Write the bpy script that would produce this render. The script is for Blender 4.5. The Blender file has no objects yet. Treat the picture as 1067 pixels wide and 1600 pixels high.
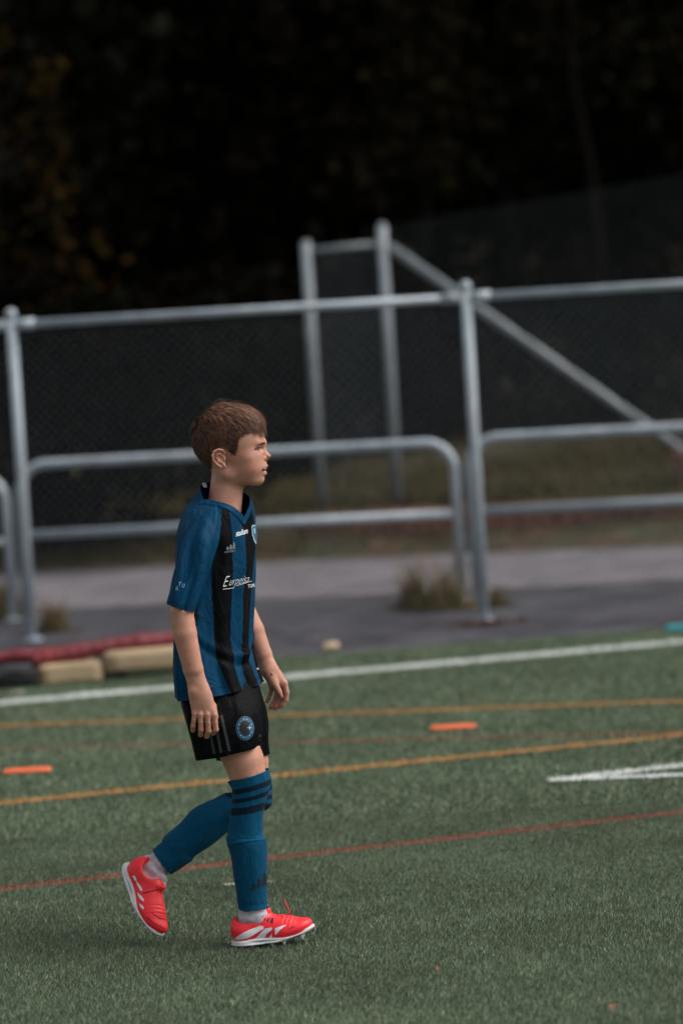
import bpy, bmesh, math, random
import numpy as np
from mathutils import Vector, Matrix
from mathutils.bvhtree import BVHTree

random.seed(7)
RNG = np.random.default_rng(11)
scene = bpy.context.scene
COL = scene.collection
rad = math.radians

# ------------------------------------------------------------------ camera, sky, sun, exposure
F = 5170.0                     # focal length in pixels of the 1067 x 1600 photograph
HCAM = 1.67
RHO = math.atan(0.06)          # roll of the hand-held camera
PITCH = math.atan(300.0 / F)
cR, sR = math.cos(RHO), math.sin(RHO)
r0 = np.array([1.0, 0, 0]); u0 = np.array([0, math.sin(PITCH), math.cos(PITCH)]); f0 = np.array([0, math.cos(PITCH), -math.sin(PITCH)])
CR = cR * r0 - sR * u0; CU = sR * r0 + cR * u0
CAM = np.array([0.0, 0.0, HCAM])
cam_d = bpy.data.cameras.new("camera"); cam = bpy.data.objects.new("camera", cam_d); COL.objects.link(cam)
m = Matrix.Identity(4)
for i in range(3):
    m[i][0] = CR[i]; m[i][1] = CU[i]; m[i][2] = -f0[i]; m[i][3] = CAM[i]
cam.matrix_world = m
cam_d.sensor_fit = 'VERTICAL'; cam_d.sensor_height = 36.0; cam_d.sensor_width = 24.0
cam_d.lens = F / 1600.0 * 36.0
cam_d.clip_start = 0.1; cam_d.clip_end = 500.0
cam_d.dof.use_dof = True; cam_d.dof.aperture_fstop = 2.1
scene.camera = cam

SUN_EL, SUN_AZ = 50.0, 97.0    # azimuth measured from +Y towards +X
world = bpy.data.worlds.new("World"); scene.world = world; world.use_nodes = True
wn = world.node_tree.nodes; wl = world.node_tree.links
bg = wn["Background"]
sky = wn.new("ShaderNodeTexSky"); sky.sky_type = 'NISHITA'; sky.sun_disc = False
sky.sun_elevation = rad(SUN_EL); sky.sun_rotation = rad(SUN_AZ)
sky.air_density = 1.0; sky.dust_density = 4.0; sky.ozone_density = 1.0
hs = wn.new("ShaderNodeHueSaturation"); hs.inputs["Saturation"].default_value = 0.30
wl.new(sky.outputs[0], hs.inputs["Color"]); wl.new(hs.outputs[0], bg.inputs["Color"])
bg.inputs["Strength"].default_value = 0.080
sun_d = bpy.data.lights.new("sun", 'SUN'); sun = bpy.data.objects.new("sun", sun_d); COL.objects.link(sun)
sun_d.energy = 1.15; sun_d.angle = rad(50.0); sun_d.color = (1.0, 0.965, 0.92)
sdir = Vector((math.sin(rad(SUN_AZ)) * math.cos(rad(SUN_EL)), math.cos(rad(SUN_AZ)) * math.cos(rad(SUN_EL)), math.sin(rad(SUN_EL))))
sun.rotation_euler = (-sdir).to_track_quat('-Z', 'Y').to_euler()
scene.view_settings.view_transform = 'Standard'; scene.view_settings.look = 'None'
scene.view_settings.gamma = 1.0; scene.view_settings.use_curve_mapping = False
scene.view_settings.exposure = 0.85

# ------------------------------------------------------------------ pixel geometry
def ray(px, py):
    return f0 + CR * ((px - 533.5) / F) + CU * (-(py - 800.0) / F)
def G(px, py, z=0.0):
    d = ray(px, py); t = (z - HCAM) / d[2]
    return CAM + d * t
YB = G(415, 1469)[1]
def P(px, py, dy=0.0):
    d = ray(px, py); t = (YB + dy) / d[1]
    return CAM + d * t
def PY(px, py, Y):
    d = ray(px, py); return CAM + d * (Y / d[1])
MPP = np.linalg.norm(P(416, 1300) - P(415, 1300))      # metres per pixel at the player
cam_d.dof.focus_distance = float(np.dot(P(360, 1000) - CAM, f0))

# ------------------------------------------------------------------ noise
def _hash(ix, iy, iz, seed):
    n = (ix * 374761393 + iy * 668265263 + iz * 2147483647 + seed * 1274126177) & 0xFFFFFFFF
    n = ((n ^ (n >> 13)) * 1274126177) & 0xFFFFFFFF
    return ((n ^ (n >> 16)) & 0xFFFF) / 65535.0
def vnoise(p, freq, seed=0):
    q = np.asarray(p, float) * freq
    i = np.floor(q).astype(np.int64); f = q - i; f = f * f * (3 - 2 * f)
    out = 0
    for a in (0, 1):
        for b in (0, 1):
            for c in (0, 1):
                w = (f[:, 0] if a else 1 - f[:, 0]) * (f[:, 1] if b else 1 - f[:, 1]) * (f[:, 2] if c else 1 - f[:, 2])
                out = out + w * _hash(i[:, 0] + a, i[:, 1] + b, i[:, 2] + c, seed)
    return out * 2 - 1
def sstep(a, b, x):
    t = np.clip((x - a) / (b - a), 0, 1); return t * t * (3 - 2 * t)

# ------------------------------------------------------------------ objects
def tag(o, label=None, cat=None, group=None, kind=None):
    if label: o['label'] = label
    if cat: o['category'] = cat
    if group: o['group'] = group
    if kind: o['kind'] = kind
    return o
def empty(name, loc, label=None, cat=None, group=None):
    o = bpy.data.objects.new(name, None); COL.objects.link(o); o.location = Vector(loc); o.empty_display_size = 0.1
    return tag(o, label, cat, group)
def root_loc(parent):
    l = np.zeros(3)
    while parent is not None:
        l = l + np.array(parent.location); parent = parent.parent
    return l
def mesh_obj(name, V, Fc, mat, parent=None, smooth=True, col=None, kind=None):
    """V in world space; the object is stored relative to its parents."""
    V = np.asarray(V, float)
    me = bpy.data.meshes.new(name)
    o = bpy.data.objects.new(name, me); COL.objects.link(o)
    if parent is not None:
        V = V - root_loc(parent); o.parent = parent
    if isinstance(Fc, np.ndarray):
        n, k = Fc.shape
        me.vertices.add(len(V)); me.vertices.foreach_set("co", V.astype(np.float32).ravel())
        me.loops.add(n * k); me.loops.foreach_set("vertex_index", Fc.astype(np.int32).ravel())
        me.polygons.add(n)
        me.polygons.foreach_set("loop_start", np.arange(0, n * k, k, dtype=np.int32))
        me.polygons.foreach_set("loop_total", np.full(n, k, dtype=np.int32))
        me.update(calc_edges=True)
    else:
        me.from_pydata([tuple(v) for v in V], [], [list(f) for f in Fc])
    me.validate()
    me.polygons.foreach_set("use_smooth", np.full(len(me.polygons), smooth, dtype=bool))
    if col is not None:
        a = me.color_attributes.new("Col", 'FLOAT_COLOR', 'POINT')
        c = np.ones((len(V), 4), np.float32); c[:, :3] = col
        a.data.foreach_set("color", c.ravel())
    me.materials.append(mat)
    if kind: o['kind'] = kind
    return o
class MB:
    """collects several simple pieces into one mesh"""
    def __init__(s): s.V = []; s.F = []; s.n = 0
    def add(s, V, Fc):
        s.V.append(np.asarray(V, float)); s.F += [[i + s.n for i in f] for f in Fc]; s.n += len(V); return s
    def build(s, name, mat, parent=None, smooth=True, **k):
        return mesh_obj(name, np.vstack(s.V), s.F, mat, parent, smooth, **k)
    def tube(s, pts, r, n=12, cap=True):
        V, Fc = tube_geo(pts, r, n, cap); return s.add(V, Fc)
    def box(s, c, ax, ay, az):
        V, Fc = box_geo(c, ax, ay, az); return s.add(V, Fc)
def tube_geo(pts, r, n=12, cap=True):
    pts = [np.asarray(p, float) for p in pts]; k = len(pts)
    rs = r if hasattr(r, '__len__') else [r] * k
    V = []; up = None
    for i, p in enumerate(pts):
        t = pts[min(i + 1, k - 1)] - pts[max(i - 1, 0)]; t = t / (np.linalg.norm(t) + 1e-12)
        if up is None:
            up = np.array([0, 0, 1.0]) if abs(t[2]) < 0.9 else np.array([1.0, 0, 0])
        a = np.cross(t, up); a /= np.linalg.norm(a); b = np.cross(a, t); up = b
        for j in range(n):
            an = 2 * math.pi * j / n
            V.append(p + rs[i] * (math.cos(an) * a + math.sin(an) * b))
    Fc = []
    for i in range(k - 1):
        for j in range(n):
            Fc.append([i * n + j, i * n + (j + 1) % n, (i + 1) * n + (j + 1) % n, (i + 1) * n + j])
    if cap:
        Fc.append(list(range(n))[::-1]); Fc.append(list(range((k - 1) * n, k * n)))
    return np.array(V), Fc
def box_geo(c, ax, ay, az, bev=0.0):
    c = np.asarray(c, float); ax, ay, az = (np.asarray(v, float) for v in (ax, ay, az))
    V = [c + i * ax + j * ay + k * az for i in (-1, 1) for j in (-1, 1) for k in (-1, 1)]
    return np.array(V), [[0, 1, 3, 2], [4, 6, 7, 5], [0, 4, 5, 1], [2, 3, 7, 6], [0, 2, 6, 4], [1, 5, 7, 3]]
def bevel(o, w=0.01, seg=2):
    b = o.modifiers.new("bevel", 'BEVEL'); b.width = w; b.segments = seg; b.limit_method = 'ANGLE'; return o

# ------------------------------------------------------------------ materials
def lin(r, g, b):
    f = lambda c: (c / 255 / 12.92) if c / 255 <= 0.04045 else ((c / 255 + 0.055) / 1.055) ** 2.4
    return (f(r), f(g), f(b), 1.0)
def mat(name, base=(0.2, 0.2, 0.2), rough=0.7, var=0.25, scale=8.0, bump=0.0, bscale=60.0, metal=0.0, spec=0.5, attr=False, sheen=0.0, sss=0.0,
        base2=None, detail=6.0, stretch=None, rvar=0.0):
    m_ = bpy.data.materials.new(name); m_.use_nodes = True
    nt = m_.node_tree; N = nt.nodes; L = nt.links; p = N["Principled BSDF"]
    tc = N.new("ShaderNodeTexCoord"); co = tc.outputs["Object"]
    if stretch:
        mp = N.new("ShaderNodeMapping"); mp.inputs["Scale"].default_value = stretch; L.new(co, mp.inputs[0]); co = mp.outputs[0]
    nz = N.new("ShaderNodeTexNoise"); nz.inputs["Scale"].default_value = scale; nz.inputs["Detail"].default_value = detail; nz.inputs["Roughness"].default_value = 0.65
    L.new(co, nz.inputs["Vector"])
    rmp = N.new("ShaderNodeMapRange"); rmp.inputs["From Min"].default_value = 0.3; rmp.inputs["From Max"].default_value = 0.7
    rmp.inputs["To Min"].default_value = 1 - var; rmp.inputs["To Max"].default_value = 1 + var
    L.new(nz.outputs["Fac"], rmp.inputs["Value"])
    if base2 is not None:
        mx0 = N.new("ShaderNodeMix"); mx0.data_type = 'RGBA'
        mx0.inputs["A"].default_value = (*base[:3], 1); mx0.inputs["B"].default_value = (*base2[:3], 1)
        n2 = N.new("ShaderNodeTexNoise"); n2.inputs["Scale"].default_value = scale * 0.37; n2.inputs["Detail"].default_value = 5
        L.new(co, n2.inputs["Vector"])
        r2 = N.new("ShaderNodeMapRange"); r2.inputs["From Min"].default_value = 0.42; r2.inputs["From Max"].default_value = 0.6
        L.new(n2.outputs["Fac"], r2.inputs["Value"]); L.new(r2.outputs[0], mx0.inputs["Factor"])
        src = mx0.outputs["Result"]
    elif attr:
        at = N.new("ShaderNodeAttribute"); at.attribute_name = "Col"; src = at.outputs["Color"]
    else:
        rgb = N.new("ShaderNodeRGB"); rgb.outputs[0].default_value = (*base[:3], 1); src = rgb.outputs[0]
    vm = N.new("ShaderNodeVectorMath"); vm.operation = 'SCALE'
    L.new(src, vm.inputs[0]); L.new(rmp.outputs[0], vm.inputs["Scale"]); L.new(vm.outputs[0], p.inputs["Base Color"])
    p.inputs["Roughness"].default_value = rough; p.inputs["Metallic"].default_value = metal
    p.inputs["Specular IOR Level"].default_value = spec
    if rvar:
        rr = N.new("ShaderNodeMapRange"); rr.inputs["From Min"].default_value = 0.3; rr.inputs["From Max"].default_value = 0.7
        rr.inputs["To Min"].default_value = rough - rvar; rr.inputs["To Max"].default_value = rough + rvar
        L.new(nz.outputs["Fac"], rr.inputs["Value"]); L.new(rr.outputs[0], p.inputs["Roughness"])
    if sheen: p.inputs["Sheen Weight"].default_value = sheen; p.inputs["Sheen Roughness"].default_value = 0.4
    if sss:
        p.inputs["Subsurface Weight"].default_value = sss; p.inputs["Subsurface Radius"].default_value = (1.0, 0.35, 0.2); p.inputs["Subsurface Scale"].default_value = 0.006
    if bump:
        bn = N.new("ShaderNodeTexNoise"); bn.inputs["Scale"].default_value = bscale; bn.inputs["Detail"].default_value = 4
        L.new(co, bn.inputs["Vector"])
        bp = N.new("ShaderNodeBump"); bp.inputs["Strength"].default_value = bump; bp.inputs["Distance"].default_value = 0.3 / bscale
        L.new(bn.outputs["Fac"], bp.inputs["Height"]); L.new(bp.outputs[0], p.inputs["Normal"])
    return m_
M = {}
M['turf'] = mat("turf_base", (0.070, 0.100, 0.058), 0.9, 0.5, 90, 0.8, 160, base2=(0.082, 0.116, 0.066), spec=0.15)
M['blade'] = mat("turf_fibre", rough=0.5, var=0.2, scale=2.0, attr=True, spec=0.35)
M['white_line'] = mat("white_fibre", (0.55, 0.57, 0.55), 0.8, 0.35, 60, 0.6, 160)
M['orange_line'] = mat("orange_fibre", (0.34, 0.16, 0.04), 0.8, 0.35, 60, 0.6, 160)
M['red_line'] = mat("red_fibre", (0.24, 0.06, 0.035), 0.8, 0.35, 60, 0.6, 160)
M['asphalt'] = mat("dark_asphalt", (0.042, 0.039, 0.046), 0.65, 0.5, 4.0, 0.5, 120, base2=(0.068, 0.065, 0.073), rvar=0.15)
M['path'] = mat("worn_asphalt", (0.165, 0.149, 0.160), 0.85, 0.35, 5.0, 0.5, 120, base2=(0.110, 0.101, 0.110))
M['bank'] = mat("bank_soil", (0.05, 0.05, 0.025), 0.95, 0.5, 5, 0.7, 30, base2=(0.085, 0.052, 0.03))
M['floor'] = mat("forest_floor", (0.02, 0.019, 0.012), 0.95, 0.5, 2, 0.7, 10, spec=0.05)
M['steel'] = mat("galvanised_steel", (0.40, 0.455, 0.50), 0.55, 0.18, 7, 0.15, 90, metal=0.15, rvar=0.1)
M['back_steel'] = mat("darker_steel", (0.27, 0.30, 0.32), 0.6, 0.2, 6, 0.15, 90, metal=0.1)  # darker steel tone for the back fence posts, rail and brace
M['wire'] = mat("galvanised_wire", (0.17, 0.195, 0.21), 0.55, 0.2, 4, metal=0.1)
M['leaf'] = mat("leaves", rough=0.8, var=0.35, scale=0.8, attr=True, spec=0.01)
M['bark'] = mat("bark", (0.006, 0.0052, 0.0045), 0.95, 0.4, 5, 0.9, 18, stretch=(1, 1, 0.25), spec=0.03)
M['brick'] = mat("rust_red_block", (0.21, 0.088, 0.058), 0.9, 0.45, 4, 0.6, 40, base2=(0.12, 0.065, 0.045))
M['dark_wire'] = mat("dark_wire", (0.085, 0.100, 0.106), 0.6, 0.2, 4)
M['redvinyl'] = mat("red_vinyl", (0.165, 0.016, 0.021), 0.5, 0.3, 6, 0.3, 25)
M['timber'] = mat("pale_timber", (0.44, 0.33, 0.20), 0.8, 0.25, 5, 0.5, 30, stretch=(0.6, 4, 6), base2=(0.36, 0.255, 0.15))
M['black'] = mat("black_canvas", (0.012, 0.012, 0.014), 0.8, 0.3, 20, 0.4, 60)
M['stone'] = mat("grey_stone", (0.22, 0.2, 0.19), 0.9, 0.3, 12, 0.6, 40)
M['orange'] = mat("orange_rubber", (0.80, 0.15, 0.055), 0.6, 0.12, 15, 0.2, 80)
M['teal'] = mat("teal_plastic", (0.05, 0.30, 0.36), 0.5, 0.15, 10)
M['litter'] = mat("crumpled_paper", (0.52, 0.40, 0.26), 0.85, 0.2, 30, 0.5, 60)
M['dryleaf'] = mat("dry_leaf", (0.22, 0.085, 0.045), 0.7, 0.3, 60, 0.3, 90)
M['skin'] = mat("skin", rough=0.52, var=0.07, scale=55, attr=True, bump=0.12, bscale=420, sss=0.12, spec=0.4)
M['hair'] = mat("hair", rough=0.5, var=0.25, scale=40, attr=True, spec=0.2)
M['cloth'] = mat("football_cloth", rough=0.6, var=0.10, scale=30, attr=True, bump=0.10, bscale=900, sheen=0.0, spec=0.08)
M['knit'] = mat("sock_knit", rough=0.85, var=0.14, scale=120, attr=True, bump=0.3, bscale=700, sheen=0.04, spec=0.1)
M['boot'] = mat("boot_synthetic", rough=0.42, var=0.07, scale=40, attr=True, bump=0.08, bscale=250, spec=0.5)
M['white_print'] = mat("white_print", (0.78, 0.80, 0.82), 0.6, 0.05, 40)
M['grey_print'] = mat("grey_print", (0.16, 0.19, 0.22), 0.6, 0.1, 40)
M['dark_print'] = mat("dark_print", (0.006, 0.007, 0.010), 0.6, 0.1, 40)
M['dim_print'] = mat("dim_print", (0.022, 0.024, 0.031), 0.6, 0.1, 40)
M['blue_print'] = mat("blue_print", (0.02, 0.10, 0.19), 0.6, 0.1, 40)
M['pale_print'] = mat("pale_blue_print", (0.30, 0.52, 0.62), 0.6, 0.1, 40)
M['white_sole'] = mat("white_sole", (0.62, 0.62, 0.63), 0.45, 0.12, 60)
M['red_plain'] = mat("red_lace", (0.72, 0.035, 0.035), 0.6, 0.1, 60)
M['tooth'] = mat("tooth", (0.72, 0.68, 0.62), 0.3, 0.03, 60)
M['eye'] = mat("eye", rough=0.3, var=0.02, scale=60, attr=True, spec=0.12)
M['label'] = mat("pale_label", (0.62, 0.50, 0.55), 0.7, 0.05, 60)
# soft creases in the football cloth
nt = M['cloth'].node_tree; N = nt.nodes; L = nt.links
tc = N.new("ShaderNodeTexCoord"); mp = N.new("ShaderNodeMapping"); mp.inputs["Scale"].default_value = (1, 1, 0.55); mp.inputs["Rotation"].default_value = (0.3, 0.5, 0.2)
nz = N.new("ShaderNodeTexNoise"); nz.inputs["Scale"].default_value = 15; nz.inputs["Detail"].default_value = 3; nz.inputs["Distortion"].default_value = 1.2
L.new(tc.outputs["Object"], mp.inputs[0]); L.new(mp.outputs[0], nz.inputs["Vector"])
m1 = N.new("ShaderNodeMath"); m1.operation = 'SUBTRACT'; m1.inputs[1].default_value = 0.5; m2 = N.new("ShaderNodeMath"); m2.operation = 'ABSOLUTE'
L.new(nz.outputs["Fac"], m1.inputs[0]); L.new(m1.outputs[0], m2.inputs[0])
bp2 = N.new("ShaderNodeBump"); bp2.inputs["Strength"].default_value = 0.55; bp2.inputs["Distance"].default_value = 0.020
L.new(m2.outputs[0], bp2.inputs["Height"])
old = [n for n in N if n.type == 'BUMP' and n != bp2][0]; L.new(bp2.outputs[0], old.inputs["Normal"])
#%%SETTING
# ------------------------------------------------------------------ ground
def sheet(name, pts, z, m_, kind='structure', sub=1):
    V = [np.array([p[0], p[1], z]) for p in pts]
    return mesh_obj(name, V, [list(range(len(V)))], m_, None, False, kind=kind)
def line_pts(a, b):
    return G(*a), G(*b)
def extend(A, B, t0, t1):
    d = (B - A); return A + d * t0, A + d * t1
# dark asphalt goes out to the horizon under everything
sheet("ground", [(-250, -60), (250, -60), (250, 400), (-250, 400)], -0.030, M['floor'])
A, B = G(437, 1028), G(1067, 981)
EA, EB = extend(A, B, -12, 14)
tdir = (EB - EA) / np.linalg.norm(EB - EA); tnor = np.array([-tdir[1], tdir[0], 0])
if tnor[1] < 0: tnor = -tnor
sheet("asphalt", [EA - tnor * 0.5, EB - tnor * 0.5, EB + tnor * 14, EA + tnor * 14], -0.014, M['asphalt'])
pa, pb = G(400, 936), G(1067, 904)
pa, pb = extend(pa, pb, -10, 12)
qa, qb = G(60, 892), G(1067, 850)
qa, qb = extend(qa, qb, -8, 10)
sheet("path", [pa, pb, qb, qa], -0.008, M['path'])
sheet("turf", [EA, EB, (60, -30), (-60, -30)], 0.0, M['turf'])
# far edge of asphalt -> bank
bd = (qb - qa) / np.linalg.norm(qb - qa); bn_ = np.array([-bd[1], bd[0], 0])
if bn_[1] < 0: bn_ = -bn_
def bank_z(d):
    return np.interp(d, [0, 0.35, 0.55, 1.2, 6, 12, 40], [0.0, 0.11, 0.25, 0.28, 0.36, 0.9, 6.0])
rows = [0, 0.35, 0.55, 0.8, 1.2, 3, 6, 9, 12, 20, 40, 60]
nx = 90; V = []; Fc = []
for d in rows:
    for i in range(nx + 1):
        p = qa + (qb - qa) * (i / nx) + bn_ * d
        p[2] = bank_z(d) - 0.004 + (0.05 * math.sin(i * 1.7 + d) * min(d, 1))
        V.append(p)
for r in range(len(rows) - 1):
    for i in range(nx):
        a = r * (nx + 1) + i; Fc.append([a, a + 1, a + nx + 2, a + nx + 1])
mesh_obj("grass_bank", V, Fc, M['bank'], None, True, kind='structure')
def on_bank(px, py):                       # first hit of a pixel's ray with the bank
    d = ray(px, py)
    for t in np.linspace(20, 60, 800):
        p = CAM + d * (t / d[1]); dd = np.dot(p - qa, bn_)
        if dd > 0 and p[2] < bank_z(dd): return p
    return CAM + d * (40 / d[1])

# ------------------------------------------------------------------ line markings
LINES = []           # (A, B, halfwidth, colour)
def marking(name, a, b, w, m_, col, ext=(-3, 4), z=0.004, label=None):
    A, B = line_pts(a, b); A, B = extend(A, B, *ext)
    d = (B - A) / np.linalg.norm(B - A); n = np.array([-d[1], d[0], 0]) * w / 2
    sheet(name, [A - n, B - n, B + n, A + n], z, m_)
    LINES.append((A[:2].copy(), d[:2].copy(), np.linalg.norm(B - A), w / 2, col))
cW, cO, cRd = np.array([0.82, 0.85, 0.82]), np.array([0.62, 0.36, 0.14]), np.array([0.38, 0.155, 0.11])
marking("white_line_marking", (0, 1100), (1067, 1004), 0.155, M['white_line'], cW)
marking("orange_line_marking", (0, 1136), (1067, 1097), 0.085, M['orange_line'], cO * 0.85)
marking("faded_red_line_marking", (0, 1172), (1067, 1146), 0.06, M['red_line'], np.array([0.27, 0.20, 0.135]), z=0.003)
marking("orange_line_marking", (0, 1257), (1067, 1150), 0.085, M['orange_line'], cO)
marking("red_line_marking", (0, 1392), (1067, 1271), 0.062, M['red_line'], cRd)
marking("white_line_marking", (858, 1221), (1067, 1198), 0.075, M['white_line'], cW * 1.1, ext=(0, 3))
marking("white_line_marking", (858, 1221), (1067, 1213), 0.075, M['white_line'], cW * 1.1, ext=(0, 3), z=0.006)
marking("yellow_line_marking", (350, 1384), (428, 1379), 0.03, M['white_line'], np.array([0.40, 0.42, 0.2]), ext=(0, 1))

# ------------------------------------------------------------------ turf fibres
def blades(name, n, y0, y1, hgt, wid, marg, inner=None):
    ys = np.sqrt(RNG.uniform(y0 * y0, y1 * y1, n))
    xs = RNG.uniform(-1, 1, n) * (0.108 * ys + marg)
    p3 = np.stack([xs, ys, np.zeros(n)], 1)
    # only on the turf
    keep = np.dot(p3 - EA, tnor) < -0.01
    if inner is not None: keep &= np.abs(xs) > 0.108 * ys + inner
    xs, ys, p3 = xs[keep], ys[keep], p3[keep]; n = len(xs)
    cl = vnoise(p3, 2.2, 3) * 0.5 + vnoise(p3, 9.0, 4) * 0.35 + vnoise(p3, 40, 5) * 0.4
    h = hgt * (0.75 + 0.5 * RNG.random(n) + 0.25 * cl)
    az = RNG.uniform(0, 2 * np.pi, n)
    lean_az = RNG.uniform(0, 2 * np.pi, n)
    lean = np.abs(RNG.normal(0, 0.55, n)) * h
    wx, wy = np.cos(az) * wid / 2, np.sin(az) * wid / 2
    lx, ly = np.cos(lean_az) * lean + 0.25 * h, np.sin(lean_az) * lean - 0.1 * h
    V = np.zeros((n, 3, 3)); wx, wy = wx * 1.3, wy * 1.3
    V[:, 0] = np.stack([xs - wx, ys - wy, np.zeros(n)], 1); V[:, 1] = np.stack([xs + wx, ys + wy, np.zeros(n)], 1)
    V[:, 2] = np.stack([xs + lx, ys + ly, h], 1)
    T = np.arange(n * 3).reshape(n, 3)
    g1 = np.array([0.188, 0.242, 0.152]); g2 = np.array([0.250, 0.298, 0.205]); g3 = np.array([0.115, 0.158, 0.098])
    t = RNG.random(n)[:, None]
    c = np.where(t < 0.45, g1, np.where(t < 0.72, g2, g3)) * (1 + 0.20 * cl[:, None]) * RNG.uniform(0.8, 1.2, (n, 1))
    brown = (vnoise(p3, 0.8, 9) > 0.25)[:, None] & (RNG.random(n) < 0.10)[:, None]
    c = np.where(brown, np.array([0.10, 0.085, 0.055]), c)
    for (A, d, ln, hw, lc) in LINES:
        q = np.stack([xs, ys], 1) - A; s = q @ d; e = np.abs(q[:, 0] * -d[1] + q[:, 1] * d[0])
        ins = (s > 0) & (s < ln) & (e < hw + RNG.normal(0, 0.004, n)) & (RNG.random(n) < 0.93)
        c[ins] = lc * RNG.uniform(0.65, 1.2, (ins.sum(), 1))
    colr = np.repeat(c, 3, 0)
    o = mesh_obj(name, V.reshape(-1, 3), T, M['blade'], None, False, col=colr, kind='stuff')
    return o
blades("grass", 560000, 6.2, 11.0, 0.0125, 0.0021, 0.14)
blades("grass", 170000, 11.0, 17.5, 0.016, 0.0042, 0.18)
blades("grass", 150000, 5.6, 17.5, 0.015, 0.0050, 1.7, inner=0.12)

# ------------------------------------------------------------------ front fence with barriers
def arc(c, a, b, a0, a1, n=8):
    return [c + math.cos(t) * a + math.sin(t) * b for t in np.linspace(a0, a1, n)]
pl, pr = G(51, 1001), G(757, 970)              # feet of the two tall posts
fdir = pr - pl; span = np.linalg.norm(fdir); fdir = fdir / span; fn = np.array([-fdir[1], fdir[0], 0])
if fn[1] < 0: fn = -fn
Z = np.array([0, 0, 1.0])
def on_plane(px, py, A, n):
    d = ray(px, py); t = np.dot(A - CAM, n) / np.dot(d, n); return CAM + d * t
htop = (on_plane(21, 490, pl, fn)[2] + on_plane(727, 445, pl, fn)[2]) / 2
hrail = (on_plane(21, 508, pl, fn)[2] + on_plane(727, 464, pl, fn)[2]) / 2
def tall_post(base, label):
    t = empty("fence_post", base, label, "post", "tall steel posts of the front fence")
    b = MB().tube([base - Z * 0.02, base + Z * htop], 0.0285, 20); b.build("post", M['steel'], t)
    cap = [(0.0315, -0.03), (0.0315, 0.0), (0.026, 0.016), (0.012, 0.026), (0.001, 0.028)]
    MB().tube([base + Z * (htop + z) for r, z in cap], [r for r, z in cap], 20).build("post_cap", M['steel'], t)
    for s in (-1, 1):
        c0 = base + Z * hrail
        MB().tube([c0 + fdir * s * 0.025, c0 + fdir * s * 0.13], 0.030, 16).build("rail_sleeve", M['steel'], t)
    MB().tube([base + Z * 0.0, base + Z * 0.012], 0.06, 20).build("base_plate", M['steel'], t)
    return t
posts = [pl + fdir * span * i for i in (-1, 0, 1, 2)]
tall_post(posts[1], "tall galvanised fence post behind the black bag, at the end of the red padding")
tall_post(posts[2], "tall galvanised fence post standing beside the dry weeds")
for i in range(3):
    a, b_ = posts[i] + Z * hrail, posts[i + 1] + Z * hrail
    t = MB().tube([a + fdir * 0.05, b_ - fdir * 0.05], 0.022, 16).build("top_rail", M['steel'])
    tag(t, ["short visible end of the fence top rail at the picture's left edge", "long fence top rail passing above the player's head", "fence top rail running from the weedy post past the steel brace"][i], "rail", "top rails of the front fence")
    # chain link under it, thin woven wires
    mb = []; L = span; H = hrail - 0.06; s = 0.055
    o0 = posts[i]
    segs = []
    for k in range(int(-H / s), int(L / s) + 1):
        for sg in (1, -1):
            x0 = k * s if sg == 1 else k * s + H
            x1 = x0 + sg * H; z0 = 0.03; z1 = 0.03 + H
            # clip to 0..L
            ts = [0.0, 1.0]
            dx = x1 - x0
            lo = (0 - x0) / dx; hi = (L - x0) / dx
            if lo > hi: lo, hi = hi, lo
            t0, t1 = max(0, lo), min(1, hi)
            if t1 - t0 < 0.01: continue
            segs.append((o0 + fdir * (x0 + dx * t0) + Z * (z0 + H * t0) + fn * 0.003 * sg, o0 + fdir * (x0 + dx * t1) + Z * (z0 + H * t1) - fn * 0.003 * sg))
    b = MB()
    for (p, q) in segs: b.tube([p, q], 0.00135, 3, False)
    o = b.build("chain_link_mesh", M['wire'], None, False)
    tag(o, ["fine chain link netting beyond the left fence post", "fine chain link netting stretched behind the player between two tall posts", "fine chain link netting from the weedy post to the right picture edge"][i], "netting", "chain link of the front fence", "stuff")
def barrier(L0, R0, hT, hM, offs, label, rc=0.17):
    """a rounded pipe hoop with a middle bar; L0, R0 feet"""
    t = empty("pipe_barrier", (L0 + R0) / 2, label, "barrier", "rounded pipe barriers behind the fence")
    d = (R0 - L0) / np.linalg.norm(R0 - L0); r = 0.029
    pts = [L0 - Z * 0.02, L0 + Z * (hT - rc)]
    pts += arc(L0 + Z * (hT - rc) + d * rc, -d * rc, Z * rc, 0, math.pi / 2, 10)[1:]
    pts += arc(R0 + Z * (hT - rc) - d * rc, Z * rc, d * rc, 0, math.pi / 2, 10)
    pts += [R0 - Z * 0.02]
    MB().tube(pts, r, 18).build("hoop", M['steel'], t)
    MB().tube([L0 + Z * hM + d * 0.02, R0 + Z * hM - d * 0.02], r * 0.94, 18).build("middle_rail", M['steel'], t)
    for q in (L0, R0): MB().tube([q - Z * 0.005, q + Z * 0.01], 0.055, 18).build("foot_plate", M['steel'], t)
    return t
bl, br = G(44, 968), G(722, 936)
bdv = (br - bl); bL = np.linalg.norm(bdv); bdv /= bL
bnm = np.array([-bdv[1], bdv[0], 0])
hT = np.mean([on_plane(x, y, bl, bnm)[2] for x, y in ((200, 722), (450, 704), (620, 691))])
hM = np.mean([on_plane(x, y, bl, bnm)[2] for x, y in ((120, 834), (450, 815), (680, 803))])
gap = on_plane(746, 930, bl, bnm)[0] - br[0]
barrier(bl, br, hT, hM, 0, "rounded pipe barrier with middle rail running behind the boy's head and chest")
barrier(br + bdv * gap, br + bdv * (gap + bL), hT + 0.012, hM + 0.006, 0, "rounded pipe barrier starting just beyond the weedy fence post")
barrier(bl - bdv * (gap + bL), bl - bdv * gap * 0.95, hT - 0.05, hM - 0.03, 0, "rounded end of pipe barrier cut off at the left picture edge")

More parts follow.
